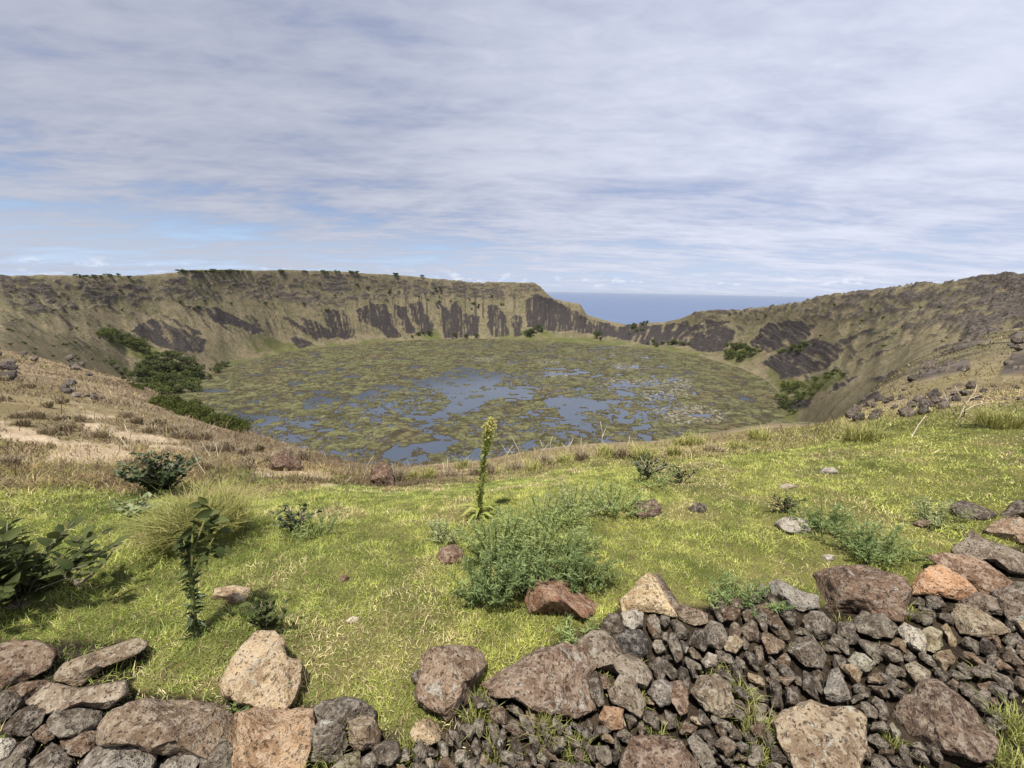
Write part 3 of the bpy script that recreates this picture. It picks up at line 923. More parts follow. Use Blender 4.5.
DK = (0.088, 0.071, 0.055); GR = (0.140, 0.120, 0.096); BR = (0.155, 0.108, 0.075); RU = (0.200, 0.118, 0.072); BF = (0.34, 0.255, 0.165); TN = (0.40, 0.32, 0.20); PL = (0.36, 0.33, 0.28); LG = (0.22, 0.20, 0.175); GN = (0.14, 0.125, 0.075)
BIG = [
    # name, outline, colour, tilt k, lift, thickness, label
    ('flat_rock', [(-14, 648), (15, 640), (32, 641), (57, 650), (51, 668), (25, 681), (8, 690), (-14, 694)], BR, .5, .05, .4, 'flat reddish brown slab at the left edge just below the broad leafed shrub'),
    ('flat_rock', [(54, 676), (65, 663), (105, 648), (135, 638), (150, 642), (142, 651), (105, 668), (82, 686), (75, 688), (57, 682)], (0.25, 0.20, 0.14), .35, .05, .4, 'long narrow tan slab lying slanted in the grass above the other wall stones'),
    ('flat_rock', [(-6, 694), (22, 682), (50, 680), (54, 684), (28, 703), (20, 712), (-6, 716)], BR, .5, .03, .4, 'pinkish brown slab wedged under the flat reddish slab at the left edge'),
    ('flat_rock', [(25, 703), (50, 682), (62, 685), (82, 689), (125, 679), (130, 692), (110, 709), (52, 713), (40, 716)], (0.27, 0.22, 0.165), .45, .05, .4, 'pale brown slab directly below the long narrow tan slab'),
    ('boulder', [(98, 728), (110, 711), (140, 700), (188, 700), (232, 705), (242, 716), (238, 762), (190, 756), (150, 754), (124, 746), (100, 745)], (0.20, 0.15, 0.105), .6, .07, .4, 'wide flat brown boulder with small round holes in its top'),
    ('boulder', [(233, 712), (256, 707), (281, 711), (288, 708), (313, 710), (314, 738), (307, 762), (300, 780), (236, 780), (233, 740)], (0.33, 0.225, 0.14), .7, .08, .5, 'orange buff block at the bottom edge, right of the boulder with holes'),
    ('boulder', [(77, 766), (97, 746), (130, 740), (140, 730), (151, 737), (156, 756), (150, 780), (75, 780)], LG, .9, .08, .5, 'rough pale grey peaked rock at the bottom edge before the boulder with holes'),
    ('boulder', [(153, 761), (175, 750), (197, 749), (203, 757), (188, 780), (150, 780)], LG, .8, .06, .5, 'lumpy grey rock at the bottom edge, right of the peaked rock'),
    ('rubble_stone', [(200, 758), (210, 742), (222, 738), (234, 748), (236, 775), (200, 778)], GR, .8, .07, .5, 'dark grey pitted stone leaning on the left side of the orange buff block'),
    ('rubble_stone', [(3, 727), (15, 713), (32, 704), (46, 710), (43, 723), (27, 737), (8, 737)], DK, .6, .06, .5, 'dark pebbly stone with pale specks in the lower left heap'),
    ('rubble_stone', [(-8, 692), (20, 693), (23, 700), (12, 717), (-8, 726)], DK, .6, .06, .5, 'blackish stone at the left edge below the pinkish slab'),
    ('rubble_stone', [(48, 721), (55, 711), (80, 707), (103, 711), (103, 726), (85, 734), (60, 738), (50, 732)], GR, .6, .06, .5, 'lumpy grey stone below the pale brown slab at lower left'),
    ('rubble_stone', [(31, 733), (45, 724), (52, 726), (55, 738), (45, 745), (33, 739)], BR, .6, .05, .5, 'small tan stone beside the dark pebbly stone at lower left'),
    ('rubble_stone', [(58, 741), (75, 734), (95, 729), (103, 731), (100, 746), (80, 758), (64, 753)], BR, .6, .05, .5, 'reddish brown stone between the lumpy grey stone and the peaked rock'),
    ('rubble_stone', [(-6, 738), (15, 738), (17, 745), (8, 758), (-6, 762)], PL, .6, .06, .5, 'pale grey stone touching the left edge near the bottom'),
    ('rubble_stone', [(8, 758), (18, 745), (30, 734), (36, 744), (28, 758), (15, 764)], DK, .6, .05, .5, 'dark stone standing between the pale grey and the reddish brown stones at lower left'),
    ('rubble_stone', [(27, 765), (35, 754), (52, 742), (63, 750), (74, 760), (68, 778), (27, 778)], GR, .7, .05, .5, 'grey stone at the bottom edge left of the peaked rock'),
    ('rubble_stone', [(-6, 764), (12, 757), (26, 759), (28, 780), (-6, 780)], GR, .7, .05, .5, 'grey stone in the bottom left corner'),
    ('boulder', [(222, 684), (232, 661), (256, 633), (276, 630), (283, 638), (287, 656), (303, 661), (300, 684), (291, 704), (283, 712), (263, 710), (240, 703), (225, 696)], (0.37, 0.285, 0.185), .9, .07, .45, 'large buff boulder with a notched top and a herb at its foot'),
    ('boulder', [(309, 712), (323, 700), (343, 697), (363, 701), (376, 712), (374, 722), (351, 732), (334, 732), (313, 728)], (0.10, 0.083, 0.068), .5, .07, .5, 'dark brown rounded rock right of the orange buff block'),
    ('rubble_stone', [(312, 728), (321, 720), (330, 719), (346, 725), (348, 745), (338, 762), (312, 762), (307, 745)], GR, .8, .09, .5, 'grey striped stone leaning in front of the dark rounded rock'),
    ('rubble_stone', [(349, 722), (362, 715), (372, 717), (384, 734), (381, 743), (360, 754), (349, 743)], (0.21, 0.16, 0.11), .8, .09, .5, 'tan brown cube shaped stone in front of the dark rounded rock'),
    ('rubble_stone', [(332, 768), (345, 754), (360, 751), (362, 766), (345, 782), (332, 782)], GN, .7, .06, .5, 'greenish stone at the bottom edge below the cube shaped stone'),
    ('rubble_stone', [(361, 758), (372, 752), (381, 760), (379, 780), (359, 780)], DK, .7, .06, .5, 'small dark stone at the bottom edge right of the greenish stone'),
    ('rubble_stone', [(371, 748), (385, 739), (399, 743), (401, 756), (390, 767), (375, 763)], DK, .7, .06, .5, 'dark stone between the cube shaped stone and the round buff stone'),
    ('boulder', [(409, 733), (415, 722), (428, 718), (439, 724), (443, 734), (439, 742), (428, 746), (415, 742)], (0.36, 0.28, 0.18), .9, .04, .55, 'small round buff stone in front of the brown block'),
    ('boulder', [(416, 690), (420, 672), (424, 655), (430, 648), (456, 644), (475, 645), (485, 656), (488, 664), (481, 676), (475, 683), (469, 702), (456, 716), (447, 720), (438, 712), (428, 708), (418, 700)], (0.21, 0.15, 0.105), 1.1, .03, .55, 'upright brown block with a chipped front, where the grass meets the rubble'),
    ('rubble_stone', [(410, 676), (416, 670), (423, 672), (422, 684), (413, 682)], DK, .6, .04, .5, 'small dark stone tucked behind the left side of the brown block'),
    ('boulder', [(481, 684), (500, 672), (512, 665), (537, 650), (562, 641), (581, 645), (596, 666), (589, 678), (592, 691), (598, 712), (575, 718), (537, 710), (512, 698), (487, 698)], (0.19, 0.135, 0.098), .45, .06, .35, 'broad speckled brown slab right of the brown block'),
    ('boulder', [(577, 640), (594, 629), (604, 629), (620, 646), (643, 661), (652, 674), (645, 690), (617, 675), (597, 668), (582, 650)], (0.18, 0.145, 0.11), .6, .06, .4, 'grey brown sloping slab leaning on the broad speckled slab'),
    ('boulder', [(525, 600), (530, 586), (540, 579), (550, 578), (572, 584), (590, 596), (601, 607), (595, 615), (562, 619), (530, 614)], (0.22, 0.125, 0.078), .7, .03, .6, 'rust brown rounded boulder in front of the feathery shrub'),
    ('boulder', [(620, 600), (634, 587), (640, 578), (648, 572), (655, 578), (679, 619), (662, 614), (640, 613), (622, 614)], (0.46, 0.36, 0.22), 1.2, .02, .35, 'pale tan pointed wedge rising behind the dark rubble'),
    ('boulder', [(652, 574), (660, 574), (672, 600), (690, 607), (707, 613), (709, 622), (695, 627), (679, 620), (664, 600)], (0.20, 0.155, 0.115), .9, .02, .4, 'grey brown slab sloping down the right side of the pale wedge'),
    ('rubble_stone', [(599, 626), (610, 613), (618, 614), (626, 630), (618, 639), (606, 639)], DK, .8, .06, .55, 'blackish stone at the top left corner of the rubble, below the pale wedge'),
    ('rubble_stone', [(621, 613), (635, 609), (644, 613), (644, 627), (632, 632), (623, 626)], PL, .8, .06, .55, 'lichen whitened grey stone just below the pale wedge'),
    ('rubble_stone', [(613, 638), (625, 629), (640, 630), (649, 640), (647, 654), (636, 660), (622, 656), (614, 646)], (0.075, 0.07, 0.066), .7, .08, .55, 'round black stone lying on the sloping slab below the lichen stone'),
    ('rubble_stone', [(647, 693), (654, 681), (663, 679), (673, 684), (671, 704), (660, 708)], LG, .7, .08, .55, 'smooth pale grey stone in the middle of the rubble'),
    ('rubble_stone', [(597, 723), (604, 705), (624, 709), (623, 728), (610, 731)], (0.27, 0.165, 0.10), .7, .08, .5, 'orange brown block at the corner of the broad speckled slab'),
    ('rubble_stone', [(669, 682), (680, 679), (688, 690), (689, 712), (680, 716), (671, 701)], (0.20, 0.14, 0.10), .7, .07, .5, 'brown almond shaped stone right of the smooth pale grey stone'),
    ('boulder', [(620, 762), (630, 737), (652, 734), (682, 740), (701, 763), (704, 780), (618, 780)], (0.16, 0.11, 0.08), .6, .08, .4, 'flat brown slab at the bottom edge below the grass tufts'),
    ('rubble_stone', [(686, 740), (694, 732), (707, 744), (718, 766), (706, 774), (694, 757)], GR, .7, .07, .45, 'slanted grey stone standing beside the flat brown slab at the bottom'),
    ('rubble_stone', [(689, 691), (700, 677), (715, 671), (731, 684), (737, 715), (722, 719), (705, 711)], (0.22, 0.18, 0.13), .7, .07, .45, 'large tan stone with lichen under a curl of dry grass'),
    ('rubble_stone', [(701, 661), (708, 652), (717, 655), (718, 665), (706, 669)], PL, .8, .09, .55, 'small whitish stone shining among dark rubble'),
    ('rubble_stone', [(667, 641), (672, 631), (681, 645), (684, 659), (676, 663)], GR, .7, .08, .5, 'narrow dark stone standing on end below the grey brown slab'),
    ('rubble_stone', [(703, 631), (710, 620), (723, 624), (729, 640), (720, 651), (708, 646)], GR, .7, .08, .5, 'grey stone leaning beside the tan stone at the top of the rubble'),
    ('rubble_stone', [(721, 641), (735, 634), (745, 642), (736, 653), (725, 651)], (0.26, 0.21, 0.14), .7, .08, .5, 'small tan stone near the top of the rubble'),
    ('rubble_stone', [(587, 678), (596, 670), (604, 690), (605, 703), (598, 707), (590, 696)], DK, .7, .08, .45, 'blackish upright stone against the edge of the broad speckled slab'),
    ('rubble_stone', [(607, 690), (620, 674), (635, 679), (646, 700), (641, 719), (625, 709), (612, 705)], (0.20, 0.165, 0.125), .7, .07, .45, 'speckled grey brown stone left of the smooth pale grey stone'),
    ('boulder', [(771, 721), (783, 711), (810, 700), (825, 706), (853, 706), (868, 717), (865, 746), (857, 780), (798, 780), (774, 738)], (0.27, 0.21, 0.145), .7, .08, .4, 'large flat buff boulder at the bottom edge among dark rubble'),
    ('boulder', [(889, 713), (908, 692), (918, 682), (938, 682), (960, 695), (976, 710), (986, 726), (997, 738), (999, 760), (980, 763), (958, 753), (933, 748), (908, 738)], (0.15, 0.108, 0.08), .7, .07, .4, 'large dark rust brown boulder near the lower right corner'),
    ('boulder', [(812, 573), (825, 568), (835, 565), (868, 566), (905, 577), (913, 588), (909, 602), (903, 622), (888, 620), (868, 613), (830, 613), (818, 607)], (0.15, 0.10, 0.07), 1.5, .0, .5, 'big dark brown block at the upper edge of the rubble below the dark feathery mat'),
    ('boulder', [(913, 582), (928, 565), (943, 564), (968, 580), (979, 592), (958, 600), (933, 596), (912, 595)], (0.40, 0.235, 0.135), .6, .08, .4, 'bright orange brown flat stone right of the big dark block'),
    ('boulder', [(926, 557), (945, 553), (975, 557), (1000, 571), (1014, 582), (1006, 594), (985, 596), (966, 582), (940, 567)], (0.24, 0.16, 0.11), .7, .06, .4, 'reddish brown slab behind the bright orange stone'),
    ('boulder', [(949, 553), (965, 537), (972, 530), (985, 539), (1010, 547), (1036, 560), (1036, 576), (1010, 574), (985, 560)], (0.19, 0.155, 0.12), .9, .04, .4, 'grey brown peaked slab at the right edge behind the reddish slab'),
    ('boulder', [(982, 531), (1000, 518), (1020, 517), (1037, 524), (1037, 545), (1010, 543)], (0.32, 0.235, 0.165), .9, .03, .4, 'pale brown rock at the right edge above the peaked slab'),
    ('boulder', [(949, 504), (962, 499), (985, 507), (1001, 514), (990, 520), (965, 520), (952, 513)], DK, .9, .02, .4, 'low dark slab in the grass near the right edge, farthest up the wall'),
    ('boulder', [(999, 515), (1015, 501), (1037, 496), (1037, 518), (1010, 520)], DK, 1.0, .02, .4, 'dark rock cut by the right edge above the pale brown rock'),
    ('boulder', [(767, 583), (775, 579), (783, 581), (800, 591), (818, 595), (821, 609), (800, 611), (780, 602), (770, 597)], LG, 1.0, .02, .4, 'long pale grey lichened stone left of the big dark block'),
    ('rubble_stone', [(854, 620), (862, 607), (880, 611), (898, 627), (896, 638), (875, 639), (857, 632)], GR, .7, .07, .5, 'rounded grey stone directly below the big dark block'),
    ('rubble_stone', [(802, 620), (810, 611), (822, 611), (836, 625), (839, 641), (820, 640), (806, 630)], GR, .7, .07, .5, 'oval grey stone below the long lichened stone'),
    ('boulder', [(948, 615), (955, 604), (975, 607), (1000, 621), (1012, 632), (990, 639), (960, 634)], (0.24, 0.195, 0.135), .6, .07, .4, 'tan slanted slab below the bright orange stone'),
    ('rubble_stone', [(897, 630), (905, 623), (920, 629), (928, 645), (926, 654), (912, 652)], PL, .7, .08, .5, 'white spotted stone below the right corner of the big dark block'),
    ('rubble_stone', [(919, 632), (930, 626), (942, 631), (944, 645), (935, 654), (925, 650)], (0.24, 0.21, 0.13), .7, .08, .5, 'yellowish stone touching the white spotted stone'),
    ('rubble_stone', [(787, 650), (795, 639), (812, 635), (827, 655), (824, 669), (805, 667)], GR, .7, .07, .5, 'large grey brown stone in the upper middle of the right rubble'),
    ('rubble_stone', [(847, 660), (855, 652), (865, 654), (877, 664), (869, 672), (855, 671)], (0.30, 0.29, 0.23), .8, .09, .5, 'pale greenish grey stone in the middle of the right rubble'),
    ('rubble_stone', [(874, 651), (885, 644), (900, 651), (904, 662), (890, 663)], GR, .7, .08, .5, 'grey egg shaped stone right of the pale greenish stone'),
    ('rubble_stone', [(823, 690), (830, 669), (838, 667), (847, 685), (851, 699), (838, 705), (826, 700)], LG, .7, .08, .45, 'grey pointed stone standing above the large flat buff boulder'),
    ('rubble_stone', [(904, 665), (915, 661), (931, 672), (928, 683), (915, 682)], (0.25, 0.215, 0.16), .7, .08, .45, 'pale brown elongated stone above the large rust brown boulder'),
    ('boulder', [(956, 602), (975, 592), (1000, 597), (1006, 615), (985, 616)], (0.16, 0.125, 0.095), .7, .06, .45, 'brown slab under the right end of the bright orange stone'),
    ('boulder', [(990, 592), (1010, 585), (1036, 598), (1036, 630), (1008, 620)], (0.14, 0.105, 0.082), .7, .06, .45, 'dark brown slab cut by the right edge below the reddish slab'),
    ('meadow_stone', [(436, 557), (440, 548), (455, 544), (466, 551), (461, 563), (440, 564)], (0.20, 0.13, 0.09), 1.0, .0, .55, 'brown stone in the grass at the left foot of the feathery shrub'),
    ('meadow_stone', [(632, 511), (638, 501), (655, 499), (663, 508), (656, 519), (640, 519)], (0.15, 0.105, 0.08), .9, .0, .55, 'dark brown stone alone in the grass below the dark sapling'),
    ('meadow_stone', [(772, 522), (785, 517), (808, 519), (811, 532), (795, 535), (780, 529)], PL, 1.1, .0, .5, 'pale flat topped stone at the left end of the dark feathery mat'),
    ('meadow_stone', [(211, 599), (215, 588), (235, 585), (252, 588), (246, 601), (225, 606)], (0.40, 0.31, 0.20), .7, .01, .5, 'flat buff stone in the grass beside the leafy stalk'),
    ('meadow_stone', [(818, 473), (825, 467), (836, 468), (840, 472), (832, 475)], PL, .9, .0, .5, 'small pale stone far up the lawn on the right'),
    ('meadow_stone', [(776, 486), (786, 483), (800, 486), (796, 490), (782, 490)], (0.30, 0.25, 0.18), .8, .0, .4, 'thin pale flat stone in the lawn above the dark feathery mat'),
    ('meadow_stone', [(820, 556), (828, 554), (836, 556), (835, 561), (824, 562)], PL, .9, .0, .5, 'small whitish stone just above the big dark block'),
    ('meadow_stone', [(688, 508), (697, 502), (707, 505), (706, 513), (694, 514)], DK, .9, .0, .5, 'small dark stone half sunk in grass right of the lone brown stone'),
    ('meadow_stone', [(912, 524), (918, 519), (930, 520), (932, 527), (920, 530)], BR, .9, .0, .5, 'small brown stone in grass below the pale feathery herb'),
    ('meadow_stone', [(338, 578), (345, 574), (350, 577), (347, 583), (340, 583)], BR, .9, .0, .5, 'tiny brown stone in the middle of the lawn'),
    ('meadow_stone', [(345, 621), (352, 616), (361, 618), (357, 623), (349, 624)], (0.42, 0.36, 0.27), .8, .0, .5, 'tiny pale stone in the lawn above the dark rounded rock'),
    ('earth_clod', [(268, 470), (272, 456), (284, 452), (298, 457), (304, 468), (288, 474)], (0.12, 0.072, 0.05), 1.3, .0, .6, 'dark brown lump of earth on bare ground at the rim, left of the other'),
    ('earth_clod', [(368, 484), (372, 466), (382, 461), (392, 468), (395, 486), (380, 490)], (0.13, 0.078, 0.052), 1.4, .0, .6, 'reddish brown lump of earth right on the rim in front of the lake'),
]
for i, (nm, poly, colr, k, lf, thk, lab) in enumerate(BIG):
    area = np.ptp([q[0] for q in poly]) * np.ptp([q[1] for q in poly])
    o = stone(nm, poly, colr, k, lf, thk, 40 + i, 6 if area > 5000 else 5 if area > 900 else 4, 7, 1.1, low=.7 if k >= .9 else .35, sharp=True)
    tag(o, lab, {'boulder': 'boulder', 'flat_rock': 'rock', 'rubble_stone': 'stone', 'meadow_stone': 'stone', 'earth_clod': 'clod'}[nm],
        {'boulder': 'boulders of the tumbled wall', 'flat_rock': 'flat slabs of the tumbled wall', 'rubble_stone': 'loose stones of the tumbled wall', 'meadow_stone': 'stones lying in the grass', 'earth_clod': 'lumps of earth on the rim'}[nm])

# --- the many small stones packed between them
PILE = [[(596, 632), (608, 612), (640, 606), (705, 612), (768, 588), (818, 604), (905, 600), (940, 596), (1036, 590), (1150, 540), (1150, 690), (1000, 695), (1000, 735), (880, 780), (700, 780), (600, 780), (470, 780), (476, 720), (484, 694), (590, 716)],
        [(395, 748), (480, 724), (480, 780), (395, 780)],
        [(960, 520), (1036, 520), (1036, 600), (960, 600)]]
BAREP = [[(385, 712), (470, 705), (480, 780), (385, 780)], [(744, 722), (772, 706), (776, 780), (724, 780)], [(1003, 690), (1036, 690), (1036, 780), (990, 780), (1000, 750)], [(535, 712), (560, 712), (562, 742), (535, 744)], [(472, 700), (496, 696), (500, 730), (474, 734)]]
occ = Raster(ROCK_POLYS, 2)
inp = Raster(PILE, 1); outp = Raster(BAREP, 1)
rg = np.random.default_rng(77)
LANDMARK = [(645, 600, 'pale wedge'), (545, 685, 'broad speckled slab'), (660, 758, 'bottom brown slab'), (820, 738, 'flat buff boulder'), (945, 722, 'dark rust boulder'), (860, 592, 'big dark block'), (945, 582, 'bright orange stone'), (660, 694, 'smooth pale grey stone'), (709, 661, 'small whitish stone'), (863, 662, 'pale greenish stone'), (718, 695, 'lichened tan stone'), (980, 622, 'tan slanted slab'), (795, 597, 'long lichened stone'), (610, 718, 'orange brown block'), (837, 686, 'grey pointed stone'), (1010, 550, 'grey brown peaked slab')]
small = []
tries = 0
edge_n = 0
while len(small) < 252 and tries < 90000:
    tries += 1
    cx, cy = rg.uniform(395, 1030), rg.uniform(585, 776)
    if len(small) >= 222:
        cx, cy = rg.uniform(1036, 1150), rg.uniform(530, 690)
    if inp(cx, cy) < .5 or (outp(cx, cy) > .5 and rg.random() > .25):
        continue
    ph = tries / 60000 if len(small) < 222 else 0.1
    w_ = rg.uniform(10, 17) * (1 - 0.5 * min(1, ph * 2.2)); h_ = w_ * rg.uniform(0.42, 0.72)
    an = R_(np.interp(cx, [480, 620, 700, 800, 1000], [-62, -66, -52, -42, -30]) + rg.normal(0, 20))
    ca, sa_ = math.cos(an), math.sin(an)
    nn = 7
    ths = np.sort(rg.uniform(0, 2 * math.pi, nn) * 0.25 + np.linspace(0, 2 * math.pi, nn, endpoint=False))
    rr_ = rg.uniform(0.78, 1.18, nn)
    ex, ey = w_ * rr_ * np.cos(ths), h_ * rr_ * np.sin(ths)
    poly = [(cx + ex[j] * ca - ey[j] * sa_, cy - (ex[j] * sa_ + ey[j] * ca)) for j in range(nn)]
    pa = np.array([(cx + u_ * (x_ - cx), cy + u_ * (y_ - cy)) for x_, y_ in poly for u_ in (0.3, 0.6, 0.82, 0.97)])
    ov = occ(pa[:, 0], pa[:, 1]).mean()
    if ov > 0.22:
        continue
    small.append(poly)
    one = Raster([poly], 2)
    occ.a = np.maximum(occ.a, one.a)
shade = [('blackish', (0.070, 0.058, 0.047)), ('dark grey', (0.098, 0.082, 0.066)), ('grey', (0.140, 0.120, 0.095)), ('brown', (0.15, 0.105, 0.070)), ('grey brown', (0.130, 0.100, 0.072)), ('tan', (0.235, 0.180, 0.115)), ('pale grey', (0.25, 0.225, 0.18))]
seen = {}
recs = []
for i, poly in enumerate(small):
    p = np.array(poly)
    cx, cy = p.mean(0)
    s_ = rg.choice(7, p=[.17, .25, .2, .14, .14, .06, .04])
    o = stone('rubble_stone', poly, tuple(np.array(shade[s_][1]) * rg.uniform(.85, 1.15)), rg.uniform(.4, .9), rg.uniform(.03, .075), rg.uniform(.4, .55), 400 + i, 4, 8, 1.2, side=0.35, sharp=True)
    lm_ = min(LANDMARK, key=lambda q: (q[0] - cx) ** 2 + ((q[1] - cy) * 1.15) ** 2)
    dx, dy = cx - lm_[0], cy - lm_[1]
    a_ = math.degrees(math.atan2(-dy, dx)) % 360
    rel = ['to the right of', 'above and right of', 'above', 'above and left of', 'to the left of', 'below and left of', 'below', 'below and right of'][int((a_ + 22.5) // 45) % 8]
    e = np.linalg.eigvalsh(np.cov((p - p.mean(0)).T)); asp = math.sqrt(e[1] / e[0])
    area = math.sqrt(e[1] * e[0])
    szw = 'tiny' if area < 22 else 'small' if area < 52 else 'fist sized'
    shp = 'elongated' if asp > 1.65 else 'blocky' if asp < 1.3 else 'oval'
    recs.append((o, szw, shade[s_][0], shp, rel, lm_[2], math.hypot(dx, dy)))
groups = {}
for r in recs:
    groups.setdefault(r[1:6], []).append(r)
for key, lst in groups.items():
    lst.sort(key=lambda r: r[6])
    for j, r in enumerate(lst):
        szw, colw, shp, rel, lmn = key
        ordn = ['', 'second ', 'third ', 'fourth ', 'fifth '][min(j, 4)] if len(lst) > 1 else ''
        if len(lst) > 1 and j == 0:
            ordn = 'nearest '
        lab = f'{ordn}{szw} {colw} {shp} stone {rel} the {lmn}' if not ordn else f'{ordn}{szw} {colw} {shp} stone {rel} the {lmn}'
        tag(r[0], lab, 'stone', 'loose stones of the tumbled wall')
print('small stones', len(small))

# --- dark outcrops on the near slopes
OUT = [
    ([(-8, 376), (-4, 352), (6, 350), (12, 358), (20, 370), (10, 378)], 7, 9, 'dark jagged rock in the outcrop cut by the left edge', 'rocks of the left edge outcrop'),
    ([(54, 396), (60, 384), (72, 382), (78, 390), (76, 398)], 6, 6, 'grey rock in the pale topped outcrop on the brown hillside', 'rocks of the pale topped outcrop'),
    ([(82, 400), (88, 390), (104, 396), (104, 404)], 5, 5, 'low dark rock right of the pale topped outcrop', 'low rocks right of the pale outcrop'),
    ([(62, 362), (70, 357), (92, 370), (90, 375)], 9, 5, 'dark rock in the long band below the hillside skyline', 'rocks of the hillside band'),
    ([(12, 358), (24, 352), (40, 362), (34, 366)], 6, 4, 'small dark rock scattered right of the left edge outcrop', 'small rocks by the left edge outcrop'),
    ([(848, 418), (852, 408), (866, 397), (880, 398), (886, 408), (876, 418)], 12, 7, 'dark rock in the outcrop at the lower end of the right ridge', 'rocks of the lower ridge outcrop'),
    ([(912, 380), (916, 366), (930, 362), (966, 361), (968, 369), (945, 376)], 20, 7, 'dark rock in the outcrop on the crest of the right ridge', 'rocks of the ridge crest outcrop'),
    ([(898, 414), (915, 400), (942, 391), (975, 384), (985, 390), (952, 404), (918, 417)], 22, 7, 'brownish rock in the slanting band below the ridge crest', 'rocks of the slanting ridge band'),
    ([(1004, 372), (1010, 360), (1030, 357), (1030, 376)], 8, 8, 'dark rock in the outcrop cut by the right edge', 'rocks of the right edge outcrop'),
    ([(1000, 350), (1012, 337), (1030, 338), (1030, 352)], 7, 6, 'dark rock highest on the right ridge at the picture edge', 'rocks highest on the right ridge'),
    ([(930, 395), (990, 375), (1024, 385), (1024, 402), (960, 404)], 9, 4, 'small dark rock strewn over the near right ridge', 'small rocks strewn on the right ridge'),
    ([(880, 400), (900, 384), (915, 392), (895, 408)], 6, 4, 'small dark rock strewn on the brow of the right ridge', 'small rocks on the ridge brow'),
]
rs = random.Random(31)
for i, (poly, n_, sz_, lab, grp) in enumerate(OUT):
    p = np.array(poly); c_ = 0; k_ = 0
    while c_ < n_ and k_ < 500:
        k_ += 1
        x_, y_ = rs.uniform(p[:, 0].min(), p[:, 0].max()), rs.uniform(p[:, 1].min(), p[:, 1].max())
        if not in_poly(x_, y_, poly):
            continue
        c_ += 1
        w_ = sz_ * rs.uniform(.5, 1.25); h_ = w_ * rs.uniform(.45, .8)
        tt_ = [rs.uniform(-.3, .3) + 2 * math.pi * q / 7 for q in range(7)]
        pl_ = [(x_ + w_ * math.cos(q) * rs.uniform(.75, 1.15), y_ - h_ * math.sin(q) * rs.uniform(.7, 1.2)) for q in tt_]
        cc_ = rs.choice([(0.060, 0.050, 0.044), (0.085, 0.068, 0.056), (0.12, 0.098, 0.08)]) if 'grey' not in lab else rs.choice([(0.16, 0.14, 0.12), (0.09, 0.078, 0.07)])
        o = stone('outcrop_rock', pl_, cc_, 1.4, 0, .7, 900 + 40 * i + c_, 4, 8, 1.6, side=.3, low=.7, sharp=True)
        if o: tag(o, lab, 'rock', grp)

# ------------------------------------------------------------------ plants
print('plants')
M_BROAD = leaf_mat('broad_leaf', (0.042, 0.058, 0.018), (0.115, 0.132, 0.042), 9, .25, .62, .12)
M_DARK = leaf_mat('dark_leaf', (0.028, 0.045, 0.014), (0.075, 0.10, 0.032), 6, .2, .5, .35)
M_FEATH = leaf_mat('feathery_leaf', (0.19, 0.255, 0.085), (0.42, 0.48, 0.20), 14, .42)
M_FEATHD = leaf_mat('dark_feathery_leaf', (0.125, 0.185, 0.066), (0.30, 0.37, 0.15), 14, .38)
M_FEATHL = leaf_mat('pale_feathery_leaf', (0.20, 0.235, 0.10), (0.42, 0.44, 0.23), 14, .3)
M_HERB = leaf_mat('pale_herb_leaf', (0.13, 0.17, 0.06), (0.32, 0.36, 0.20), 8, .3)
M_STEM = simple_mat('green_stem', (0.10, 0.12, 0.03), (0.17, 0.17, 0.06), 30)
M_SPIKE = leaf_mat('spike_leaf', (0.17, 0.21, 0.045), (0.36, 0.37, 0.11), 9, .35)
M_FLOWER = leaf_mat('yellow_flower', (0.46, 0.44, 0.12), (0.75, 0.70, 0.32), 30, .4)
M_WOOD = simple_mat('grey_wood', (0.16, 0.13, 0.10), (0.30, 0.25, 0.19), 30)
M_TWIG = simple_mat('dead_twig', (0.34, 0.28, 0.20), (0.52, 0.45, 0.34), 40)
M_BUSH = leaf_mat('bush_leaf', (0.040, 0.054, 0.016), (0.10, 0.115, 0.034), .6, .25)
M_BUSHG = leaf_mat('green_bush_leaf', (0.048, 0.068, 0.016), (0.15, 0.165, 0.042), .35, .25)
M_TUSS = leaf_mat('tussock_blade', (0.20, 0.22, 0.05), (0.46, 0.42, 0.17), 30, .3)


def rdir(zmin=-1, zmax=1):
    z = random.uniform(zmin, zmax); a_ = random.uniform(0, 2 * math.pi); q = math.sqrt(max(0, 1 - z * z))
    return np.array([q * math.cos(a_), q * math.sin(a_), z])


def base_at(px, py):
    G = ground_hit(px, py)
    return G, depth_of(G) / FPX


def plant(name, px, py, label, cat, group):
    G, m = base_at(px, py)
    o = bpy.data.objects.new(name, None); COL.objects.link(o)
    o.location = G; o.empty_display_size = 0.1
    tag(o, label, cat, group)
    return o, m


def local_px(o, px, py, m):
    """an image point on an upright plane through the plant's base, as a local position"""
    d = pix_dir(px, py)
    G = np.array(o.location)
    tt = ((G - CAM) @ F) / (d @ F)
    return CAM + d * tt - G


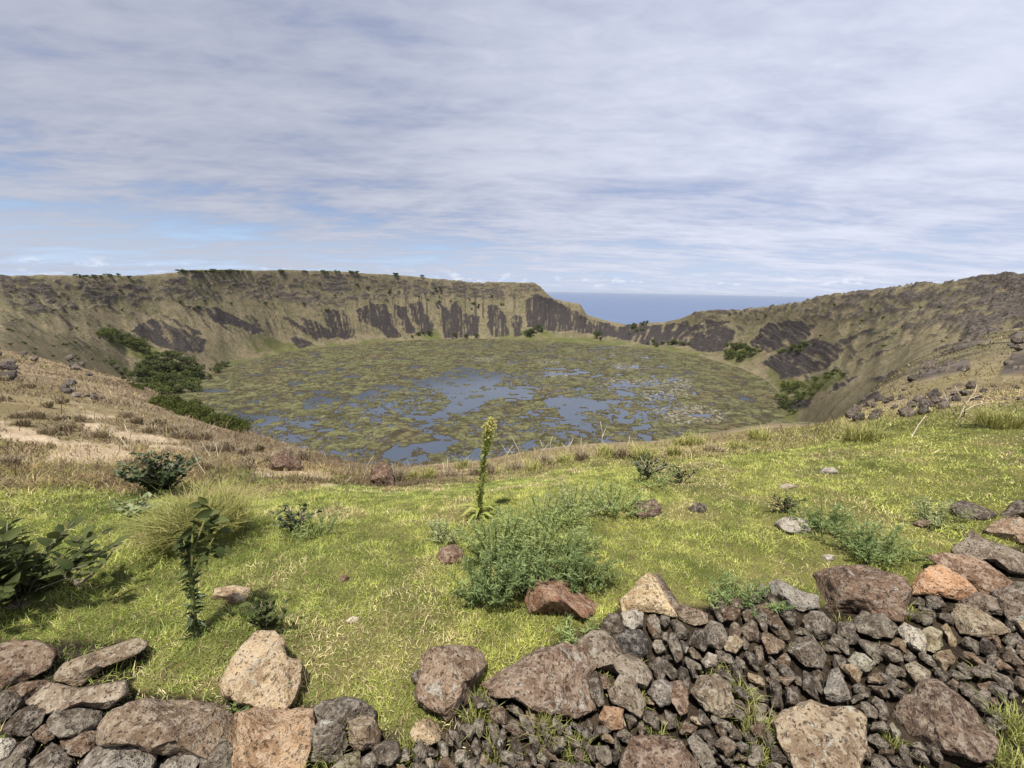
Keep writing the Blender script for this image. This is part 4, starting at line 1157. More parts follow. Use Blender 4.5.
def feathery(px, py, wpx, hpx, label, nst=60, mats=(M_STEM, M_FEATH), lean=0.0, name='feathery_shrub', leafl=0.037, cat='shrub', flower=0):
    o, m = plant(name, px, py, label, cat, 'feathery shrubs in the grass')
    Wd, Hh = wpx * m / 2 * 1.22, hpx * m * .95
    st, lf, fl = MB(), MB(), MB()
    for _ in range(int(nst * .72)):
        r = math.sqrt(random.random()); a_ = random.uniform(0, 2 * math.pi)
        b = np.array([math.cos(a_) * r * Wd * 0.42, math.sin(a_) * r * Wd * 0.32, 0.0])
        b[2] = float(ground_z(o.location.x + b[0], o.location.y + b[1])[0]) - o.location.z - 0.01
        L = Hh * random.triangular(0.3, 1.2, .8) * (1 - 0.32 * r * r)
        a3 = a_ + random.gauss(0, .5)
        out = np.array([math.cos(a3) * r * Wd * 0.75 + lean * L, math.sin(a3) * r * Wd * .5, L])
        pts = [b + out * u + np.array([0, 0, -0.10 * L * u * u * r]) for u in (0, .35, .7, 1)]
        st.tube(pts, [0.004, 0.0035, 0.0025, 0.0012], 4)
        nl = int(18 + 34 * L / 0.35)
        for j in range(nl):
            u = 0.15 + 0.85 * (j + random.random()) / nl
            k = min(int(u * 3), 2); fu_ = u * 3 - k
            q = pts[k] * (1 - fu_) + pts[k + 1] * fu_ if u < 1 else pts[3]
            d = rdir(-0.25, 0.9); d[2] += 0.25
            lf.leaf(q, d, rdir(0.2, 1), leafl * random.uniform(.5, 1.3), leafl * random.uniform(.12, .22), .2, .3)
        if flower and random.random() < flower:
            for _j in range(9):
                fl.leaf(pts[3] + rdir() * 0.012, rdir(0, 1), rdir(), 0.02, 0.014)
    link('stems', st.mesh('stems', mats[0]), o)
    link('foliage', lf.mesh('foliage', mats[1]), o)
    if fl.n:
        link('flowers', fl.mesh('flowers', M_FLOWER), o)
    return o


FEATHERS = [
    (490, 600, 56, 62, 'dark grey green feathery shrub lowest at the left side of the central clump', 75, M_FEATHD, .0),
    (520, 590, 52, 60, 'feathery shrub left behind the rust brown boulder', 70, M_FEATHD, .05),
    (500, 558, 76, 58, 'pale green feathery shrub under the flower spike', 95, M_FEATH, .1),
    (576, 582, 60, 50, 'dark feathery shrub directly behind the rust brown boulder', 70, M_FEATHD, 0),
    (550, 560, 76, 52, 'light green feathery shrub in the middle of the clump', 95, M_FEATH, .1),
    (545, 528, 76, 40, 'green feathery growth in the upper part of the clump', 75, M_FEATH, 0),
    (576, 512, 66, 32, 'whitish green feathery growth at the very top of the clump', 55, M_FEATHL, 0),
    (612, 512, 60, 36, 'green feathery shrub between the clump and the dark sapling', 60, M_FEATH, 0),
    (445, 540, 34, 28, 'small bluish feathery herb left of the flower spike', 26, M_FEATHL, 0),
    (822, 532, 52, 36, 'left half of the dark feathery mat beside the pale flat topped stone', 60, M_FEATHD, 0),
    (868, 555, 70, 40, 'right half of the dark feathery mat above the big dark block', 80, M_FEATHD, .15),
    (935, 522, 54, 26, 'pale feathery herb in the lawn on the right', 36, M_FEATHL, 0),
    (738, 606, 66, 34, 'low feathery herb at the top edge of the rubble right of the pale wedge', 46, M_FEATHD, 0),
    (576, 640, 38, 26, 'small green herb between the rust brown boulder and the sloping slab', 26, M_FEATH, 0),
    (262, 708, 40, 36, 'feathery herb growing at the foot of the notched buff boulder', 30, M_FEATHD, 0),
    (655, 486, 44, 24, 'low green herb below the dark sapling on the rim', 24, M_FEATH, 0),
    (320, 536, 54, 26, 'green weed patch in the grass left of centre', 26, M_FEATH, 0),
]
for (x_, y_, w_, h_, lab, ns, mt_, ln) in FEATHERS:
    feathery(x_, y_, w_, h_, lab, ns, (M_STEM, mt_), ln, 'feathery_shrub' if h_ > 30 else 'feathery_herb', cat='shrub' if h_ > 30 else 'herb', flower=0)


def leafy(name, px, py, wpx, hpx, label, nst, nl, ll, mat, cat='shrub', group='broad leafed plants on the rim', trunk=None, spread=1.0, fill=0.25):
    o, m = plant(name, px, py, label, cat, group)
    Wd, Hh = wpx * m / 2 * 1.22, hpx * m * .95
    st, lf = MB(), MB()
    for s_ in range(nst):
        a_ = random.uniform(0, 2 * math.pi); r = math.sqrt(random.random()) * spread
        tip = np.array([math.cos(a_) * r * Wd, math.sin(a_) * r * Wd * .7, Hh * random.uniform(.6, 1.0) * (1 - .3 * r)])
        mid = tip * np.array([.35, .35, .55]) + rdir() * .06 * Hh
        pts = [np.array([0, 0, -.02]), mid, tip]
        st.tube(pts, [0.0055 * (m / .008), 0.004 * (m / .008), 0.002 * (m / .008)], 5)
        for j in range(nl):
            u = fill + (1 - fill) * (j + random.random()) / nl
            q = pts[0] * (1 - u) ** 2 + 2 * mid * u * (1 - u) + tip * u * u
            d = rdir(-.2, .7) + 0.5 * tip / (np.linalg.norm(tip) + 1e-6)
            L = ll * m * random.uniform(.6, 1.25)
            lf.big_leaf(q, d, np.array([0, 0, 1.0]) + .7 * rdir(), L, L * random.uniform(.45, .62))
    link('stems', st.mesh('stems', M_WOOD), o)
    link('leaves', lf.mesh('leaves', mat), o)
    return o


leafy('broad_leafed_shrub', 20, 606, 150, 104, 'large broad leafed shrub with dark glossy leaves at the left edge', 52, 13, 14, M_BROAD)
o, m = plant('fallen_branch', 64, 582, 'bare grey branch reaching out of the broad leafed shrub over the grass', 'branch', None)
tb = MB()
tb.tube([local_px(o, *q, m) + np.array([0, 0, .04]) for q in ((52, 580), (68, 582), (80, 590), (92, 597), (100, 599))], [.02, .018, .014, .01, .004])
tb.tube([local_px(o, *q, m) + np.array([0, 0, .04]) for q in ((80, 590), (92, 582), (108, 566), (118, 552))], [.009, .007, .005, .003])
o2 = link('branch', tb.mesh('branch', M_WOOD), o)
lfb = MB()
for q in ((118, 552), (108, 566), (112, 558), (92, 582)):
    lfb.big_leaf(local_px(o, *q, m) + np.array([0, 0, .05]), rdir(0, .6), rdir(.5, 1), .11, .06)
link('leaves', lfb.mesh('leaves', M_BROAD), o)
leafy('dense_shrub', 164, 496, 68, 54, 'dense dark green shrub at the foot of the brown hillside, behind the grass tussock', 40, 26, 5.4, M_DARK)
leafy('leafy_herb', 266, 634, 42, 46, 'dark broad leafed herb above the notched buff boulder', 13, 8, 10, M_BROAD, 'herb')
leafy('dark_sapling', 645, 480, 46, 34, 'dark leafy sapling standing on the rim right of centre', 14, 14, 4.6, M_DARK, 'sapling')
leafy('dark_sapling', 682, 484, 26, 24, 'smaller green sapling just right of the dark leafy sapling', 8, 9, 4.6, M_BROAD, 'sapling')
leafy('leafy_weed', 784, 512, 30, 26, 'small dark leafed weed at the left tip of the dark feathery mat', 9, 8, 5.5, M_BROAD, 'weed')
leafy('leafy_weed', 298, 532, 46, 38, 'dark leafed weed in the grass right of the tussock', 14, 9, 6, M_DARK, 'weed')
leafy('leafy_weed', 138, 512, 44, 18, 'low whitish green weed in front of the dense dark shrub', 16, 6, 7, M_HERB, 'weed')

# the tall leafy stalk
o, m = plant('leafy_stalk', 196, 638, 'tall thin stalk with a crown of dark leaves in front of the grass tussock', 'plant', None)
st, lf, sl2 = MB(), MB(), MB()
ps = [local_px(o, *q, m) for q in ((196, 640), (194, 612), (191, 580), (188, 556), (184, 540))]
st.tube(ps, [.011, .010, .009, .008, .005])
for j in range(230):
    u = random.random(); k = min(int(u * 4), 3); fu_ = u * 4 - k
    q = ps[k] * (1 - fu_) + ps[k + 1] * fu_
    sl2.leaf(q, rdir(-.3, .8), rdir(.2, 1), random.uniform(.03, .07), .015)
for c_, n_ in (((193, 530), 11), ((205, 520), 12), ((213, 508), 8), ((200, 546), 11), ((208, 555), 12), ((214, 538), 9)):
    tipp = local_px(o, *c_, m)
    st.tube([ps[2], (ps[2] + tipp) / 2 + rdir() * .02, tipp], [.008, .006, .004])
    for j in range(n_):
        lf.big_leaf(tipp + rdir() * .05, rdir(-.7, .6), rdir(.2, 1), random.uniform(.045, .09), random.uniform(.025, .045))
link('stem', st.mesh('stem', M_STEM), o)
link('leaves', lf.mesh('leaves', M_BROAD), o)
link('small_leaves', sl2.mesh('small_leaves', M_DARK), o)

# the flower spike on the rim
o, m = plant('flower_spike', 479, 518, 'tall green flower spike with a yellow head rising in front of the lake', 'plant', None)
ps = [local_px(o, *q, m) for q in ((479, 520), (480, 500), (482, 478), (485, 456), (488, 438), (491, 420))]
st, lf, fl = MB(), MB(), MB()
st.tube(ps, [.014, .013, .012, .010, .008, .004])
for j in range(420):
    u = random.random() ** .9 * .86; k = min(int(u * 5), 4); fu_ = u * 5 - k
    q = ps[k] * (1 - fu_) + ps[k + 1] * fu_
    lf.leaf(q, rdir(.1, .95) * np.array([.6, .6, 1]), rdir(), random.uniform(.04, .075), .018)
for j in range(420):
    u = random.uniform(.78, 1.0)
    k = min(int(u * 5), 4); fu_ = u * 5 - k
    q = ps[k] * (1 - fu_) + ps[k + 1] * fu_
    wd_ = .07 * math.sin(math.pi * min(1, (u - .76) / .26))
    fl.leaf(q + rdir() * wd_ * random.uniform(.4, 1), rdir(0, 1), rdir(), .03, .018)
for j in range(26):
    a_ = random.uniform(0, 6.28)
    lf.leaf(ps[0] + [0, 0, random.uniform(0, .12)], np.array([math.cos(a_), math.sin(a_), random.uniform(.1, .9)]), np.array([0, 0, 1.]), random.uniform(.10, .20), random.uniform(.025, .04), .15, .5)
link('stem', st.mesh('stem', M_STEM), o)
link('leaves', lf.mesh('leaves', M_SPIKE), o)
link('flower_head', fl.mesh('flower_head', M_FLOWER), o)


def tussock(px, py, wpx, hpx, label, n, mat=M_TUSS, name='grass_tussock'):
    G, m = base_at(px, py)
    hpx = hpx * (.72 if name == 'grass_tuft' else 1)
    mb = MB()
    for _ in range(n):
        a_ = random.uniform(0, 2 * math.pi); r = random.random() ** .6
        b = np.array([math.cos(a_) * r * wpx * m * .3, math.sin(a_) * r * wpx * m * .3, 0])
        L = hpx * m * random.uniform(.55, 1.15)
        a2 = a_ + random.gauss(0, 1.3)
        lean = np.array([math.cos(a2), math.sin(a2), 0]) * L * random.uniform(.1, .9) * (0.35 + r)
        s_ = np.cross([0, 0, 1.], lean + rdir() * .3 * L); s_ /= np.linalg.norm(s_) + 1e-9
        wv = random.uniform(.0022, .004) * (m / .008)
        p0, p1, p2 = b, b + lean * .35 + [0, 0, L * .6], b + lean + [0, 0, L * .78]
        mb.add([p0 - s_ * wv, p0 + s_ * wv, p1 + s_ * wv * .8, p1 - s_ * wv * .8, p2], [(0, 1, 2, 3), (3, 2, 4)])
    o = link(name, mb.mesh(name, mat), None, G)
    return tag(o, label, 'scrub' if name == 'dry_scrub' else 'grass tussock', 'tall grass tussocks')


tussock(204, 540, 110, 50, 'big rounded tussock of yellow green grass behind the leafy stalk', 2600)
tussock(1003, 426, 60, 18, 'dry grass tussock on the rim near the right edge', 500)
tussock(868, 440, 60, 15, 'dry grass tussock on the rim at the start of the right ridge', 500)
M_TUFT = leaf_mat('tuft_blade', (0.19, 0.22, 0.05), (0.46, 0.45, 0.16), 40, .3)
TUFTS = [(602, 682, 20, 16, 'yellow green grass tuft in the crack between the two brown slabs'), (655, 735, 28, 20, 'grass tuft just above the flat brown slab at the bottom edge'), (684, 732, 18, 14, 'small grass tuft right of the one above the flat brown slab'), (640, 706, 16, 20, 'grass tuft beside the speckled grey brown stone'),
         (480, 720, 40, 34, 'dark green grass tuft at the right foot of the brown block'), (545, 738, 44, 46, 'straw coloured grass tuft below the broad speckled slab'), (575, 760, 40, 36, 'grass tuft low in the rubble left of the orange brown block'), (498, 764, 44, 30, 'dry grass tuft at the bottom edge left of centre'),
         (330, 758, 46, 44, 'long bladed grass tuft in front of the grey striped stone'), (408, 758, 36, 28, 'grass tuft in front of the small round buff stone'), (890, 744, 26, 22, 'grass tuft between the buff and the rust brown boulders'), (974, 678, 26, 18, 'bright grass tuft above the large rust brown boulder'),
         (755, 735, 44, 36, 'straw coloured tuft left of the large flat buff boulder'), (760, 764, 40, 30, 'dry tuft at the bottom edge left of the flat buff boulder'), (908, 620, 14, 26, 'thin grass tuft at the right corner of the big dark block'), (842, 624, 24, 12, 'short dry tuft under the big dark block'), (720, 680, 40, 18, 'curl of dry grass over the large tan stone'), (745, 700, 30, 26, 'green tuft right of the large tan stone'),
         (1012, 735, 50, 40, 'thick grass tuft in the lower right corner'), (1005, 764, 50, 34, 'grass tuft at the very bottom right'), (1012, 590, 24, 16, 'grass tuft on the reddish slab at the right edge'), (638, 668, 12, 24, 'dry tuft at the end of the sloping slab')]
for (x_, y_, w_, h_, lab) in TUFTS:
    dryt = 'dry' in lab or 'straw' in lab
    tussock(x_, y_, w_, h_, lab, int(20 + w_ * h_ * .08), M_TUSS if dryt else M_TUFT, 'grass_tuft')['group'] = 'grass tufts among the stones'


M_SCRUB = leaf_mat('dry_scrub', (0.17, 0.135, 0.085), (0.38, 0.31, 0.20), 20, .25)
rs = random.Random(77)
SCR = []
while len(SCR) < 46:
    x_, y_ = rs.uniform(0, 330), rs.uniform(372, 470)
    if y_ < 372 + x_ * .28 or y_ > 466 + x_ * .02 or r_bare(x_, y_) > .6:
        continue
    SCR.append((x_, y_))
for x_, y_ in SCR:
    far = (y_ - 372) / 98
    tussock(x_, y_, 14 + 20 * far * rs.random(), 5 + 7 * far, 'low brown dry scrub clump on the left hillside', 130, M_SCRUB, 'dry_scrub')['group'] = 'dry scrub on the left hillside'
for x_ in range(395, 760, 17):
    yy = np.interp(x_, [390, 480, 560, 650, 760], [474, 470, 458, 452, 440]) + rs.uniform(-2, 9)
    tussock(x_ + rs.uniform(-8, 8), yy, 18 + 16 * rs.random(), 8 + 8 * rs.random(), 'low tan scrub clump on the rim in front of the lake', 110, rs.choice([M_SCRUB, M_TUSS]), 'dry_scrub')['group'] = 'tan scrub along the rim before the lake'


def twig(px, py, lines, label, rad=.006, cat='dead twig', group='dead stalks along the rim'):
    o, m = plant('dead_stalk', px, py, label, cat, group)
    sc_ = m / .013
    for ln in lines:
        mb = MB()
        ps_ = [local_px(o, *q, m) + rdir() * .01 for q in ln]
        ps_[0][2] -= .02
        mb.tube(ps_, list(np.linspace(rad, rad * .4, len(ps_)) * max(.6, sc_)), 5)
        link('stalk', mb.mesh('stalk', M_TWIG), o)
    return o


twig(210, 462, [[(214, 470), (209, 452), (211, 444), (217, 434)], [(209, 455), (202, 444), (205, 432), (216, 425)]], 'pale bare forked stalk above the grass tussock', .007)
twig(216, 475, [[(214, 472), (219, 456), (223, 446)], [(219, 458), (216, 444)]], 'pale bare stalk right of the forked one above the tussock')
twig(194, 480, [[(206, 474), (197, 462), (192, 452), (194, 444)], [(182, 476), (174, 466), (178, 450)]], 'thin pale stalks curving out of the left side of the tussock')
twig(130, 462, [[(131, 463), (130, 440), (124, 424)], [(131, 452), (137, 438)], [(128, 447), (119, 436)]], 'dead pale twig on the bare patch left of the dense shrub')
twig(522, 466, [[(524, 466), (519, 450), (512, 436)]], 'single pale stalk leaning left, right of the flower spike')
twig(508, 466, [[(504, 468), (506, 452), (502, 444)], [(506, 455), (513, 446)], [(510, 466), (512, 454), (508, 448)]], 'grey tangle of dead twigs right beside the flower spike', .005)
twig(540, 462, [[(537, 464), (543, 448), (540, 440)], [(543, 450), (549, 444)]], 'grey forked dead twig in the middle of the rim')
twig(565, 458, [[(563, 460), (567, 448), (573, 440)], [(567, 450), (561, 443)]], 'brownish dead twig left of the leaning pale straw')
twig(551, 460, [[(551, 462), (550, 444), (552, 436)]], 'thin upright straw between the dead twigs')
twig(568, 456, [[(564, 458), (572, 440), (574, 438)]], 'pale straw leaning right on the rim')
twig(581, 452, [[(581, 456), (581, 438)]], 'straight pale straw right of the leaning one')
twig(602, 450, [[(602, 452), (602, 432), (600, 421)], [(602, 436), (606, 428)]], 'tall thin dry straw on the rim left of the dark sapling')
twig(628, 447, [[(628, 450), (630, 436)], [(634, 450), (632, 440)]], 'pair of short straws just left of the dark sapling')
twig(960, 418, [[(958, 418), (966, 404), (974, 392), (977, 384)], [(966, 404), (958, 394), (955, 386)], [(958, 416), (948, 404), (944, 392)], [(960, 412), (975, 405), (988, 402)], [(970, 398), (982, 394)]], 'bleached dead bush with forked branches on the rim at right', .008, 'dead bush')
twig(1008, 424, [[(1005, 424), (1000, 412), (988, 404)], [(1005, 420), (1016, 408)]], 'small dead bush near the right edge of the rim', .006, 'dead bush')
twig(915, 436, [[(910, 438), (918, 424), (926, 416)]], 'brown leaning stalk on the lawn edge at right', .010)
twig(347, 482, [[(344, 484), (352, 477)]], 'short white stick on the bare patch at the rim', .010)
twig(365, 480, [[(362, 482), (368, 464), (374, 456)]], 'thin straw beside the reddish lump of earth')
twig(446, 472, [[(447, 474), (448, 458)], [(444, 474), (443, 462)]], 'pair of thin straws left of the flower spike')


# --- shrubs and trees far down the crater
def clump_mesh(name, mat, n, lsz, blobs, seed):
    rs = random.Random(seed)
    mb = MB()
    for _ in range(n):
        bx, by, bz, br = blobs[rs.randrange(len(blobs))]
        z = rs.uniform(-.3, 1); a_ = rs.uniform(0, 2 * math.pi); q = math.sqrt(1 - z * z)
        rr_ = br * rs.uniform(.55, 1.08)
        p = np.array([bx + q * math.cos(a_) * rr_, by + q * math.sin(a_) * rr_, max(.02, bz + z * rr_ * .8)])
        d = np.array([rs.gauss(0, 1), rs.gauss(0, 1), rs.gauss(.3, .7)]); nn_ = np.array([q * math.cos(a_) + rs.gauss(0, .5), q * math.sin(a_) + rs.gauss(0, .5), z + .4])
        mb.leaf(p, d / np.linalg.norm(d), nn_, lsz * rs.uniform(.6, 1.4), lsz * rs.uniform(.5, 1.0), .15, .2)
    return mb.mesh(name, mat)


def bush_blobs(seed, k=9, flat=1.0):
    rs = random.Random(seed)
    return [(rs.uniform(-.75, .75), rs.uniform(-.6, .6), rs.uniform(.15, .6) * flat, rs.uniform(.22, .46)) for _ in range(k)]


far_meshes = [clump_mesh('shrub', m_, 620, .16, bush_blobs(s_, 9), s_) for s_, m_ in ((1, M_BUSH), (2, M_BUSH), (3, M_BUSHG), (4, M_BUSHG))]
near_meshes = [clump_mesh('shrub', M_BUSHG, 2600, .085, bush_blobs(s_, 12), s_) for s_ in (11, 12, 13)]


def far_shrub(px, py, wpx, hpx, meshes, label, group, cat='shrub', name='shrub'):
    G = ground_hit(px, py)
    if G is None:
        return
    m = depth_of(G) / FPX
    o = link(name, random.choice(meshes), None, G)
    o.scale = (wpx * m / 2, wpx * m / 2 * .9, hpx * m)
    o.rotation_euler = (0, 0, random.uniform(0, 6.28))
    return tag(o, label, cat, group)


def scatter(poly, n, w_, h_, meshes, label, group, cat='shrub', name='shrub', seed=0):
    rs = random.Random(seed)
    p = np.array(poly); c = 0; k = 0
    got = []
    while c < n and k < 4000:
        k += 1
        x_, y_ = rs.uniform(p[:, 0].min(), p[:, 0].max()), rs.uniform(p[:, 1].min(), p[:, 1].max())
        if not in_poly(x_, y_, poly):
            continue
        if any((x_ - a_) ** 2 + (2 * (y_ - b_)) ** 2 < (w_ * .55) ** 2 for a_, b_ in got):
            continue
        got.append((x_, y_)); c += 1
        s_ = rs.uniform(.6, 1.35)
        far_shrub(x_, y_, w_ * s_, h_ * s_, meshes, label, group, cat, name)


BIGB = [(166, 410), (176, 414), (187, 418), (197, 421), (208, 425), (219, 428), (230, 431), (240, 434)]
nth = ['leftmost', 'second', 'third', 'fourth', 'fifth', 'sixth', 'seventh', 'rightmost']
for i, (x_, y_) in enumerate(BIGB):
    # these stand beyond the brow of the hill
    far_shrub(x_, y_ - 2, 26, 19, near_meshes, f'{nth[i]} of the dark green shrubs in a row along the hill brow', 'shrubs along the brow of the brown hill')
scatter([(134, 378), (150, 360), (180, 356), (208, 374), (200, 392), (165, 396), (140, 388)], 40, 15, 8, far_meshes, 'dark green shrub in the dense thicket in the crater valley at left', 'shrubs of the valley thicket', seed=1)
scatter([(96, 333), (106, 329), (132, 338), (150, 346), (160, 356), (135, 352), (112, 345)], 16, 12, 6, far_meshes[2:], 'green shrub in the band running down the left crater wall', 'shrubs running down the left wall', seed=2)
scatter([(100, 358), (130, 372), (150, 392), (136, 390), (110, 372)], 12, 7, 5, far_meshes, 'scattered shrub on the slope left of the valley thicket', 'scattered shrubs left of the thicket', seed=3)
scatter([(208, 372), (226, 364), (230, 368), (214, 373)], 3, 12, 6, far_meshes[:2], 'dark shrub at the lake corner right of the valley thicket', 'shrubs at the left lake corner', seed=4)
scatter([(724, 353), (740, 345), (756, 352), (752, 360), (732, 362)], 9, 11, 8, far_meshes, 'dark green shrub in the clump at the right lake shore', 'shrubs in the clump at the right shore', seed=5)
scatter([(776, 354), (800, 342), (812, 346), (794, 357)], 8, 9, 5, far_meshes, 'shrub on the scree of the right crater wall', 'shrubs on the right scree', seed=6)
scatter([(778, 384), (800, 388), (838, 370), (846, 376), (815, 394), (796, 414), (782, 416)], 24, 11, 7, far_meshes, 'shrub in the thicket at the foot of the right crater wall', 'shrubs at the foot of the right wall', seed=7)
scatter([(408, 335), (430, 334), (430, 338), (408, 338)], 4, 6, 5, far_meshes[:2], 'dark shrub on the far lake shore left of centre', 'shrubs on the far shore left of centre', seed=8)
scatter([(455, 336), (478, 335), (478, 339), (455, 339)], 4, 6, 4, far_meshes[:2], 'dark shrub on the far lake shore below the scree columns', 'shrubs on the far shore below the scree', seed=9)
scatter([(524, 333), (538, 332), (538, 338), (526, 338)], 3, 8, 8, far_meshes[:2], 'dark round shrub on the far shore at centre', 'round shrubs on the far shore', seed=10)
scatter([(590, 336), (606, 334), (606, 342), (590, 342)], 3, 7, 6, far_meshes[:2], 'dark round shrub on the far shore below the gap', 'shrubs on the shore below the gap', seed=11)
scatter([(625, 326), (650, 323), (650, 332), (628, 336)], 7, 5, 3.5, far_meshes[2:], 'green shrub in the notch where the sea shows', 'shrubs in the rim notch', seed=12)
scatter([(640, 341), (690, 344), (700, 348), (650, 346)], 9, 8, 4, far_meshes[:2], 'low dark shrub along the far right shore', 'shrubs along the far right shore', seed=13)
for i, x_ in enumerate((77, 83, 86, 93, 96, 101, 108, 111, 119, 128)):
    far_shrub(x_, 277 + (i % 2), random.uniform(3.5, 7), random.uniform(2, 4), far_meshes[:2], 'small tree standing on the left crater skyline', 'trees on the left skyline', 'tree', 'small_tree')
for x_ in [180 + 2.6 * q for q in range(22)]:
    far_shrub(x_ + random.uniform(-1.5, 1.5), 272.8, random.uniform(4, 9), random.uniform(1.6, 3.4), far_meshes, 'low tree in the woodland strip on the crater skyline', 'woodland strip on the skyline', 'tree', 'small_tree')
for x_ in [rs0.uniform(236, 425) for rs0 in [random.Random(3)] for _ in range(15)]:
    far_shrub(x_ + random.uniform(-3, 3), 274 + max(0, (x_ - 340) * .05), 6, 3, far_meshes, 'small bush on the skyline above the far scree', 'bushes on the far skyline', 'bush', 'small_bush')
rs = random.Random(8)
for i in range(60):
    x_ = rs.uniform(5, 520); y_ = rs.uniform(283, 312)
    far_shrub(x_, y_, rs.uniform(2.5, 5.5), rs.uniform(2, 3.2), far_meshes[:2], 'tiny dark bush dotted over the far crater slope', 'bushes dotted over the far slope', 'bush', 'small_bush')
for i in range(36):
    x_ = rs.uniform(720, 1010); y_ = rs.uniform(305, 350)
    far_shrub(x_, y_, rs.uniform(2.5, 6), rs.uniform(2, 3.4), far_meshes[:2], 'tiny dark bush dotted over the right crater slope', 'bushes dotted over the right slope', 'bush', 'small_bush')
for i in range(26):
    x_ = rs.uniform(0, 110); y_ = rs.uniform(320, 350 + x_ * .15)
    far_shrub(x_, y_, rs.uniform(2.5, 6), rs.uniform(2, 3.4), far_meshes[:2], 'tiny dark bush dotted over the left crater slope', 'bushes dotted over the left slope', 'bush', 'small_bush')

# ------------------------------------------------------------------ grass: one object for the lawn, one for the dry grass beyond
print('grass')


def blades(x, y, L, Wd, lean, col, name, mat, seed):
    g = np.random.default_rng(seed)
    n = len(x)
    z = ground_z(x, y) - 0.006
    a_ = g.uniform(0, 2 * np.pi, n)
    la = g.uniform(0, 2 * np.pi, n)
    s_ = np.stack([np.cos(a_), np.sin(a_), np.zeros(n)], 1)
    hz = np.stack([np.cos(la), np.sin(la), np.zeros(n)], 1)
    b = np.stack([x, y, z], 1)
    hw = (Wd / 2)[:, None]
    p1, p2 = lean * .55, lean                      # bend from the upright, in radians, of the lower and the upper half
    up = np.array([[0, 0, 1.0]])
    m1 = b + .5 * L[:, None] * (hz * np.sin(p1)[:, None] + up * np.cos(p1)[:, None])
    tip = m1 + .5 * L[:, None] * (hz * np.sin(p2)[:, None] + up * np.cos(p2)[:, None])
    v = np.stack([b - s_ * hw, b + s_ * hw, m1 + s_ * hw * .85, m1 - s_ * hw * .85, tip], 1)
    base = (np.arange(n) * 5)[:, None]
    q = base + np.array([[0, 1, 2, 3]]); tr = base + np.array([[3, 2, 4]])
    ff = np.concatenate([q, tr], 1).ravel()
    sz = np.tile([4, 3], n)
    cc = np.repeat(np.concatenate([col, np.ones((n, 1))], 1), 5, axis=0)
    return link(name, mesh_np(name, v.reshape(-1, 3), ff, sz, mat, False, {'tint': cc}))


gm = bpy.data.materials.new('grass_blade')
gm.use_nodes = True
t = NT(gm.node_tree)
ta = t.n('ShaderNodeAttribute', attribute_name='tint')
b1 = t.n('ShaderNodeBsdfPrincipled', i={'Base Color': ta.outputs['Color']})
b1.inputs['Roughness'].default_value = .6
b1.inputs['Specular IOR Level'].default_value = .25
b2 = t.n('ShaderNodeBsdfTranslucent', i={'Color': ta.outputs['Color']})
t.n('ShaderNodeOutputMaterial', i={0: t.n('ShaderNodeMixShader', i={0: .3, 1: b1, 2: b2})})

g = np.random.default_rng(3)
N = 720000
az_ = g.uniform(-65, 65, N)
rl = np.interp(az_, AZT, cl[1])
r_ = 1.0 + (rl * 1.22 - 1.0) * g.random(N) ** 0.85
x = r_ * np.sin(np.radians(az_)); y = r_ * np.cos(np.radians(az_))
gz = ground_z(x, y)
gpx, gpy, _ = project(np.stack([x, y, gz], 1))
rockr = Raster([[(np.mean([q[0] for q in p]) + .93 * (a_ - np.mean([q[0] for q in p])), np.mean([q[1] for q in p]) + .93 * (b_ - np.mean([q[1] for q in p]))) for a_, b_ in p] for p in ROCK_POLYS], 1)
ok = rockr(gpx, gpy) < .5
soilv = r_soil(gpx, gpy)
ok &= g.random(N) > sstep(.3, .8, soilv) * np.where((outp(gpx, gpy) > .5) | (gpx < 320), .45, .95)
# worn patches in the lawn and the bare ground by the rim
patch = fbm(x / .5, y / .5, seed=61, oct=4); patch2 = fbm(x / 1.6, y / 1.6, seed=62, oct=3); fine_ = fbm(x / .10, y / .10, seed=63, oct=2)
ok &= g.random(N) > .55 * sstep(.18, .5, patch + .25 * fine_)
ok &= g.random(N) > 0.9 * (r_bare(gpx, gpy) * (gpx < 400))
x, y, r_, gpx, gpy, patch, patch2, fine_, rl = (v_[ok] for v_ in (x, y, r_, gpx, gpy, patch, patch2, fine_, rl))
n = len(x)
lush = np.array([.165, .255, .048]); yel = np.array([.46, .485, .125]); straw = np.array([.62, .53, .29]); brown = np.array([.27, .19, .11])
# more yellow in the middle, greener to the left and bottom left, dry by the lip
sy = np.clip(.46 + .60 * patch2 + .35 * fine_ + .16 * sstep(150, 420, gpx) - .12 * sstep(640, 760, gpy), 0, 1)
col = lush * (1 - sy[:, None]) + yel * sy[:, None]
edge = sstep(.66, 1.16, r_ / rl + .30 * patch + .14 * patch2 + .06 * (gpx < 400) - .10 * sstep(420, 560, gpx))
ps_ = np.clip(.12 + .55 * sstep(.02, .45, patch + .2 * fine_) + .75 * edge + .16 * sstep(560, 700, gpy) * (gpx > 200) * (gpx < 480), 0, .93)
pick = g.random(n)
st_ = (pick < ps_)[:, None]
stc = np.where((gpx < 420)[:, None] & (edge > .4)[:, None], straw * np.array([.66, .60, .60]), straw)
col = np.where(st_, np.where((g.random(n) < .30)[:, None], brown, stc), col)
col = col * g.uniform(.68, 1.28, (n, 1)) * (1 + .45 * np.clip(fine_, -.6, .6) + .2 * patch)[:, None]
L = g.uniform(.018, .052, n) * (.8 + .35 * patch2 + .25 * fine_) * np.where(gpx < 330, 1.35, 1.0)
L *= 1 + .7 * edge * (gpx < 420) + .25 * edge
L = np.where(g.random(n) < .03, L * 1.9, L)
lean = g.uniform(.35, 2.4, n)
Wd = np.clip(.0016 * r_ * .7, .0032, .010) * g.uniform(.7, 1.3, n)
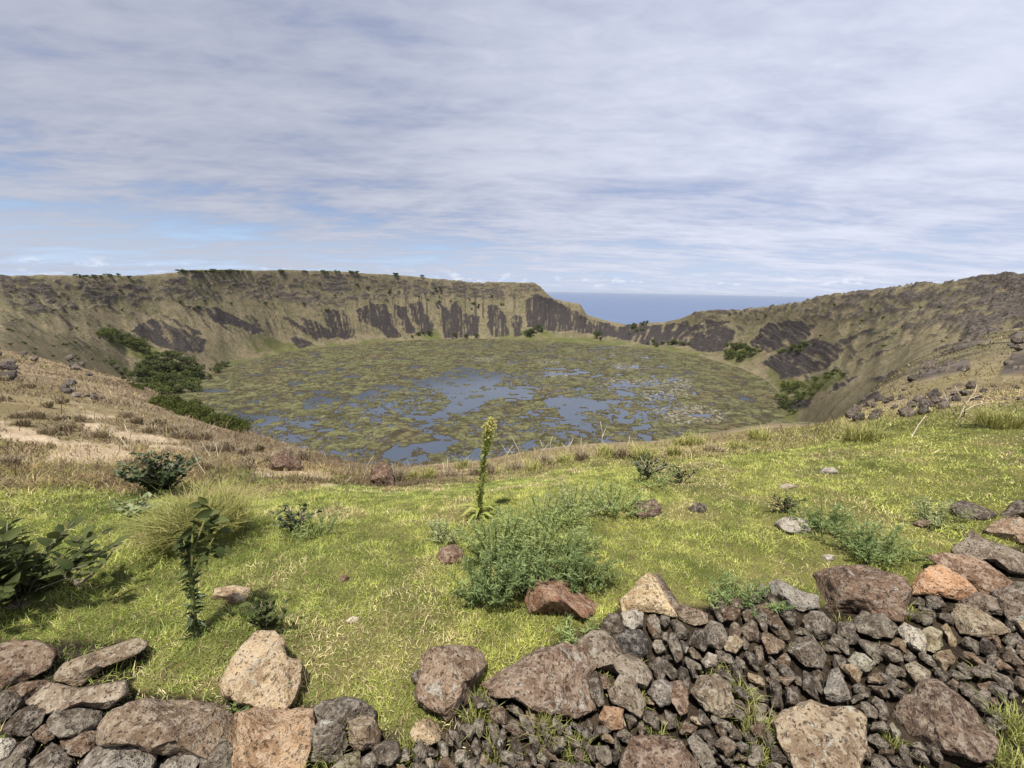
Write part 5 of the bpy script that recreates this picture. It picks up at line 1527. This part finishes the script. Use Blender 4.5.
tag(blades(x, y, L, Wd, lean, col, 'lawn_grass', gm, 5), 'short yellow green grass covering the crater rim in the foreground', 'grass', kind='stuff')

N = 230000
az_ = g.uniform(-57, 57, N)
rl = np.interp(az_, AZT, cl[1]); rs_ = np.maximum(np.interp(az_, AZT, cs[1]), rl * 1.5)
r_ = rl * .86 * np.exp(g.random(N) ** 1.1 * np.log(np.minimum(rs_ * 1.05, 75) / (rl * .86)))
x = r_ * np.sin(np.radians(az_)); y = r_ * np.cos(np.radians(az_))
patch = fbm(x / 1.1, y / 1.1, seed=71, oct=4); patch2 = fbm(x / 4, y / 4, seed=72, oct=3)
gpx, gpy, _ = project(np.stack([x, y, ground_z(x, y)], 1))
ok = (g.random(N) > .90 * sstep(-.05, .4, patch + .4 * patch2) * np.where(gpx > 380, .25, 1)) & ~((gpx > 800) & (r_ > 12) & (g.random(N) < .7)) & (g.random(N) > .97 * sstep(.25, .7, r_bare(gpx, gpy) * sstep(-.12, .22, fbm(x / 1.0, y / 1.0, seed=34, oct=5, gain=.65))))
x, y, r_, patch, patch2, az_, gpx = (v_[ok] for v_ in (x, y, r_, patch, patch2, az_, gpx))
n = len(x)
sy = np.clip(.5 + 1.0 * patch2 + .8 * patch + .12 * g.normal(size=n), 0, 1)[:, None]
col = np.array([.15, .105, .068]) * (1 - sy) + np.array([.34, .262, .168]) * sy
rt = sstep(700, 860, gpx)[:, None]
col = col * (1 - rt) + rt * (np.array([.085, .072, .032]) * (1 - sy) + np.array([.17, .14, .068]) * sy)
olive = (g.random(n) < np.clip(.08 + .62 * sstep(400, 600, gpx), 0, .7) * (.7 + .5 * patch) * (1 - .85 * (gpx > 800) * sstep(9.5, 14, r_)))[:, None]
col = np.where(olive, np.where((g.random(n) < .35)[:, None], np.array([.50, .43, .21]), np.array([.31, .30, .075])), col) * g.uniform(.7, 1.25, (n, 1))
L = g.uniform(.03, .10, n) * (1 + .6 * patch) * np.clip(.7 + r_ / 30, .8, 2.2)
L = L * (1 - .45 * sstep(360, 460, gpx) * (r_ < 25)) * (1 + .9 * np.clip(patch2 + .3 * patch, 0, 1))
L = np.where(g.random(n) < .035 * (r_ < 20), L * 3.6, L)
Wd = np.clip(.00135 * r_, .004, .06) * g.uniform(.6, 1.2, n)
tag(blades(x, y, L, Wd, g.uniform(.3, 1.7, n), col, 'dry_grass', gm, 6), 'dry straw brown grass on the rim edge and the hillside beyond', 'grass', kind='stuff')
print('done')
